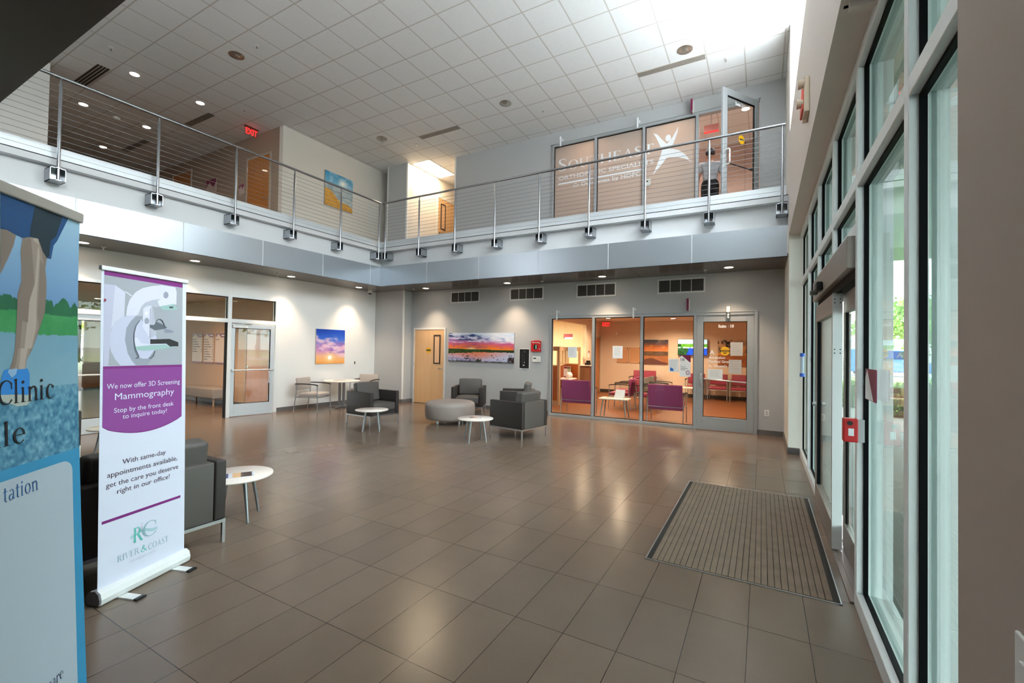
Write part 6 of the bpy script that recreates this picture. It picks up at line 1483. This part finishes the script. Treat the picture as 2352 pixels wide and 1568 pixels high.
def tree(label, x, y, h, r, col, seed, group='trees outdoors'):
    rnd = random.Random(seed)
    t = thing('tree', label, 'tree', (x, y, -0.02), 0, group)
    b = MB(); b.tube([(0, 0, 0), (0.05, 0.02, h * 0.3), (-0.05, 0.05, h * 0.62)], [h * 0.026, h * 0.02, h * 0.009], 10)
    for i in range(5):
        a = rnd.uniform(0, 2 * PI); b.tube([(0.02, 0.02, h * (0.3 + 0.05 * i)), (r * 0.5 * math.cos(a), r * 0.5 * math.sin(a), h * (0.5 + 0.06 * i))], [h * 0.010, h * 0.004], 7)
    b.build('trunk', mat('bark', '5d4a3a', 0.9), t)
    b = MB()
    blobs = [(rnd.uniform(-.6, .6) * r, rnd.uniform(-.6, .6) * r, h * rnd.uniform(0.42, 0.88), r * rnd.uniform(.32, .55)) for _ in range(14)]
    for _ in range(1500):
        bx_, by_, bz_, br = rnd.choice(blobs)
        d_ = Vector((rnd.gauss(0, 1), rnd.gauss(0, 1), rnd.gauss(0, 1))).normalized() * br * rnd.uniform(.7, 1.05)
        c = Vector((bx_, by_, bz_)) + d_; s_ = r * rnd.uniform(.05, .10)
        u_ = Vector((rnd.gauss(0, 1), rnd.gauss(0, 1), rnd.gauss(0, 1))).normalized(); v_ = u_.orthogonal().normalized()
        w2 = u_.cross(v_)
        b._add([tuple(c - v_ * s_), tuple(c + w2 * s_ * .55), tuple(c + v_ * s_), tuple(c - w2 * s_ * .55)], [(0, 1, 2, 3)], rnd.randint(0, 1))
    b.build('crown', [mat('leaves ' + col, col, 0.8), mat('leaves light ' + col, tuple(min(1, k_ * 1.5) for k_ in hexc(col)), 0.8)], t)
tree('rounded green tree beyond the road, seen through the tall right window pane', 15.0, 63, 8.5, 4.0, '6f9440', 1)
tree('darker green tree beyond the road, left of the rounded one', 5.5, 76, 7.0, 3.6, '56783a', 2)
tree('yellow green tree beyond the road, seen past the sliding door', 14.5, 78, 8.0, 3.8, '86a548', 3)
tree('bushy tree far right beyond the hedge', 24.5, 66, 10.0, 4.4, '78a04a', 4)
tree('slim street tree on the left lawn, nearest the vestibule windows', -39.0, 10.6, 4.6, 1.4, '7f8f45', 5)
tree('slim street tree on the left lawn, second from the vestibule windows', -40.5, 14.2, 4.4, 1.3, '8b9650', 6)
tree('broad tree across the left road, behind the white car', -74, 21.5, 9, 4.2, '7d8c3e', 7)
tree('broad olive tree across the left road, right of the white car', -76, 33.0, 10, 5.2, '6f7f38', 8)
tree('broad tree across the left road, leftmost', -72, 10.0, 9.5, 4.6, '85934a', 9)
for i_, (x_, y_, h_, r_, c_, w_) in enumerate(((-68, 16.2, 7.5, 2.2, '8a9448', 'round crowned'), (-90, 25, 9.5, 4.6, '6c7a38', 'dense'), (-92, 13.5, 10, 4.8, '77853c', 'tall pale'), (-66, 26.4, 6.5, 1.8, '94994e', 'small yellowish'))):
    tree(w_ + ' tree in the row across the left road, seen through the vestibule', x_, y_, h_, r_, c_, 30 + i_)
for i_, (x_, y_, h_, r_, c_, w_) in enumerate(((38, 4, 9.5, 4.6, '4f6d34', 'first'), (39, 14, 10.5, 4.7, '5d7a3a', 'second'), (37.5, 24, 9.0, 4.5, '567238', 'third'), (40, 34, 11.0, 4.8, '4a6831', 'fourth'))):  # added trees, block the bright low sky that the glass would mirror
    tree(w_ + ' broad tree of the added row screening the low sky, counted from the building', x_, y_, h_, r_, c_, 50 + i_)
def hedge(label, x0, y0, x1, y1, h, seed):
    rnd = random.Random(seed); t = thing('hedge', label, 'hedge', ((x0 + x1) / 2, (y0 + y1) / 2, -0.02), 0, 'clipped hedges outside')
    w, d = (x1 - x0) / 2, (y1 - y0) / 2
    b = MB(); b.rbox(-w * .97, -d * .95, 0, w * .97, d * .95, h * .95, 0.12)
    for _ in range(2600):
        f_ = rnd.random()
        if f_ < .4: c = Vector((rnd.uniform(-w, w), rnd.uniform(-d, d), h * rnd.uniform(.93, 1.03)))
        elif f_ < .75: c = Vector((rnd.uniform(-w, w), -d * rnd.uniform(.93, 1.03), rnd.uniform(0.05, h)))
        else: c = Vector((rnd.choice((-w, w)) * rnd.uniform(.97, 1.01), rnd.uniform(-d, d), rnd.uniform(0.05, h)))
        u_ = Vector((rnd.gauss(0, 1), rnd.gauss(0, 1), rnd.gauss(0, 1))).normalized(); v_ = u_.orthogonal().normalized(); w2 = u_.cross(v_); s_ = rnd.uniform(.03, .055)
        b._add([tuple(c - v_ * s_), tuple(c + w2 * s_ * .6), tuple(c + v_ * s_), tuple(c - w2 * s_ * .6)], [(0, 1, 2, 3)], 1)
    b.build('foliage', [mat('hedge core', '3c4a2a', 0.9), mat('hedge leaf', '6c8a3c', 0.8)], t)
hedge('clipped green hedge outside the entrance, beyond the concrete', 2.9, 15.0, 6.6, 16.2, 0.85, 11)
hedge('low brown green planting outside, left of the clipped hedge', 1.2, 17.0, 2.7, 18.2, 0.75, 12)
def car(label, x, y, rz, col, van=False, group=None):
    t = thing('car' if not van else 'van', label, 'car' if not van else 'van', (x, y, 0.0), rz, group)
    W = 0.88
    prof = [(-2.2, 0.30), (2.2, 0.30), (2.25, 0.62), (2.05, 0.80), (1.15, 0.92), (0.45, 1.42), (-1.35, 1.45), (-2.05, 0.98), (-2.25, 0.85)] if not van else [(-2.5, 0.32), (2.5, 0.32), (2.55, 0.75), (2.3, 1.10), (1.7, 1.25), (1.2, 2.0), (-2.4, 2.1), (-2.55, 1.9)]
    b = MB(); b.prism(prof, -W, W); b.build('body', mat('car paint ' + col, col, 0.25, coat=0.6), t, 0.10, 3)
    b = MB()
    gp = [(1.0, 0.95), (0.42, 1.36), (-1.25, 1.39), (-1.85, 1.0)] if not van else [(1.6, 1.3), (1.18, 1.88), (-0.2, 1.9), (-0.2, 1.3)]
    b.prism(gp, -W - 0.006, W + 0.006); b.build('windows', mat('car glass', '20262a', 0.1), t)
    for wx in ((-1.4, 1.38) if not van else (-1.6, 1.6)):
        for sy in (-1, 1):
            b = MB(); b.cyl((wx, sy * (W - 0.18), 0.33), (wx, sy * (W + 0.02), 0.33), 0.33, n=24); o = b.build('wheel', m_black, t, 0.03); b = MB(); b.cyl((wx, sy * (W + 0.02), 0.33), (wx, sy * (W + 0.03), 0.33), 0.20, n=20); b.build('rim', m_steel, o)
    b = MB(); b.box(2.14, -0.75, 0.62, 2.24, -0.45, 0.74); b.box(2.14, 0.45, 0.62, 2.24, 0.75, 0.74); b.build('headlamp', m_wplas, t)
car('white car parked across the left lawn, seen through the glass door', -48.5, 16.3, R90 - 0.1, 'e9eaec')
car('white car parked outside the entrance, left of the blue van', 2.2, 44.5, 0.1, 'e2e4e6')
car('blue van parked outside beyond the hedge, seen through the tall entrance pane', 8.2, 43.5, 0.0, '2f66b8', True)
t = thing('bus_shelter', 'light blue flat roofed shelter behind the blue van', 'shelter', (9.0, 57.5, 0.03)); b = MB(); b.box(-3.0, -1.2, 2.9, 3.0, 1.2, 3.15); b.build('roof', mat('pale blue roof', 'a8d6f0', 0.5), t)
for sx in (-2.7, 2.7):
    b = MB(); b.cyl((sx, 0.9, 0), (sx, 0.9, 2.9), 0.06); b.build('post', m_steel, t)
for i, x in enumerate((11.6, 12.4)):
    t = thing('bollard', ('left' if i == 0 else 'right') + ' of two thin white posts by the road outside', 'post', (x, 39.0, 0.03), 0, 'white posts by the road'); b = MB(); b.cyl((0, 0, 0), (0, 0, 1.9), 0.07, n=12); b.sphere((0, 0, 1.9), 0.07, 12, 8); b.build('post', m_wplas, t)

# ------------------------------------------------------------------ light, camera
w = bpy.data.worlds.new('overcast sky'); scene.world = w; w.use_nodes = True
nt = w.node_tree; bg = nt.nodes['Background']
tc = nt.nodes.new('ShaderNodeTexCoord'); sp_ = nt.nodes.new('ShaderNodeSeparateXYZ'); cr = nt.nodes.new('ShaderNodeValToRGB')
nt.links.new(tc.outputs['Generated'], sp_.inputs[0]); nt.links.new(sp_.outputs['Z'], cr.inputs['Fac']); nt.links.new(cr.outputs['Color'], bg.inputs['Color'])
cr.color_ramp.elements[0].color = (0.42, 0.44, 0.45, 1); cr.color_ramp.elements[1].color = (1.32, 1.45, 1.56, 1)
bg.inputs['Strength'].default_value = WORLD
cam = bpy.data.cameras.new('camera'); co = bpy.data.objects.new('camera', cam); COL.objects.link(co)
cam.sensor_fit = 'HORIZONTAL'; cam.sensor_width = 36.0; cam.lens = 1026.8 / 2352 * 36.0
cam.clip_start = 0.02; cam.clip_end = 500
yaw, pitch, roll = (math.radians(a) for a in (29.26265869, 0.99425092, 0.93665926))
fv = Vector((-math.sin(yaw) * math.cos(pitch), math.cos(yaw) * math.cos(pitch), math.sin(pitch)))
r0 = Vector((math.cos(yaw), math.sin(yaw), 0)); u0 = r0.cross(fv)
rv = r0 * math.cos(roll) + u0 * math.sin(roll); uv = -r0 * math.sin(roll) + u0 * math.cos(roll)
mw = Matrix((rv, uv, -fv)).transposed().to_4x4(); mw.translation = Vector((0, 0, 1.588))
co.matrix_world = mw
scene.camera = co
scene.view_settings.view_transform = 'Standard'; scene.view_settings.look = 'None'
scene.view_settings.gamma = 1.0; scene.view_settings.use_curve_mapping = False
scene.view_settings.exposure = EXPO
scene.cycles.max_bounces = 8; scene.cycles.diffuse_bounces = 4; scene.cycles.glossy_bounces = 4; scene.cycles.transparent_max_bounces = 20
scene.cycles.sample_clamp_indirect = 6.0
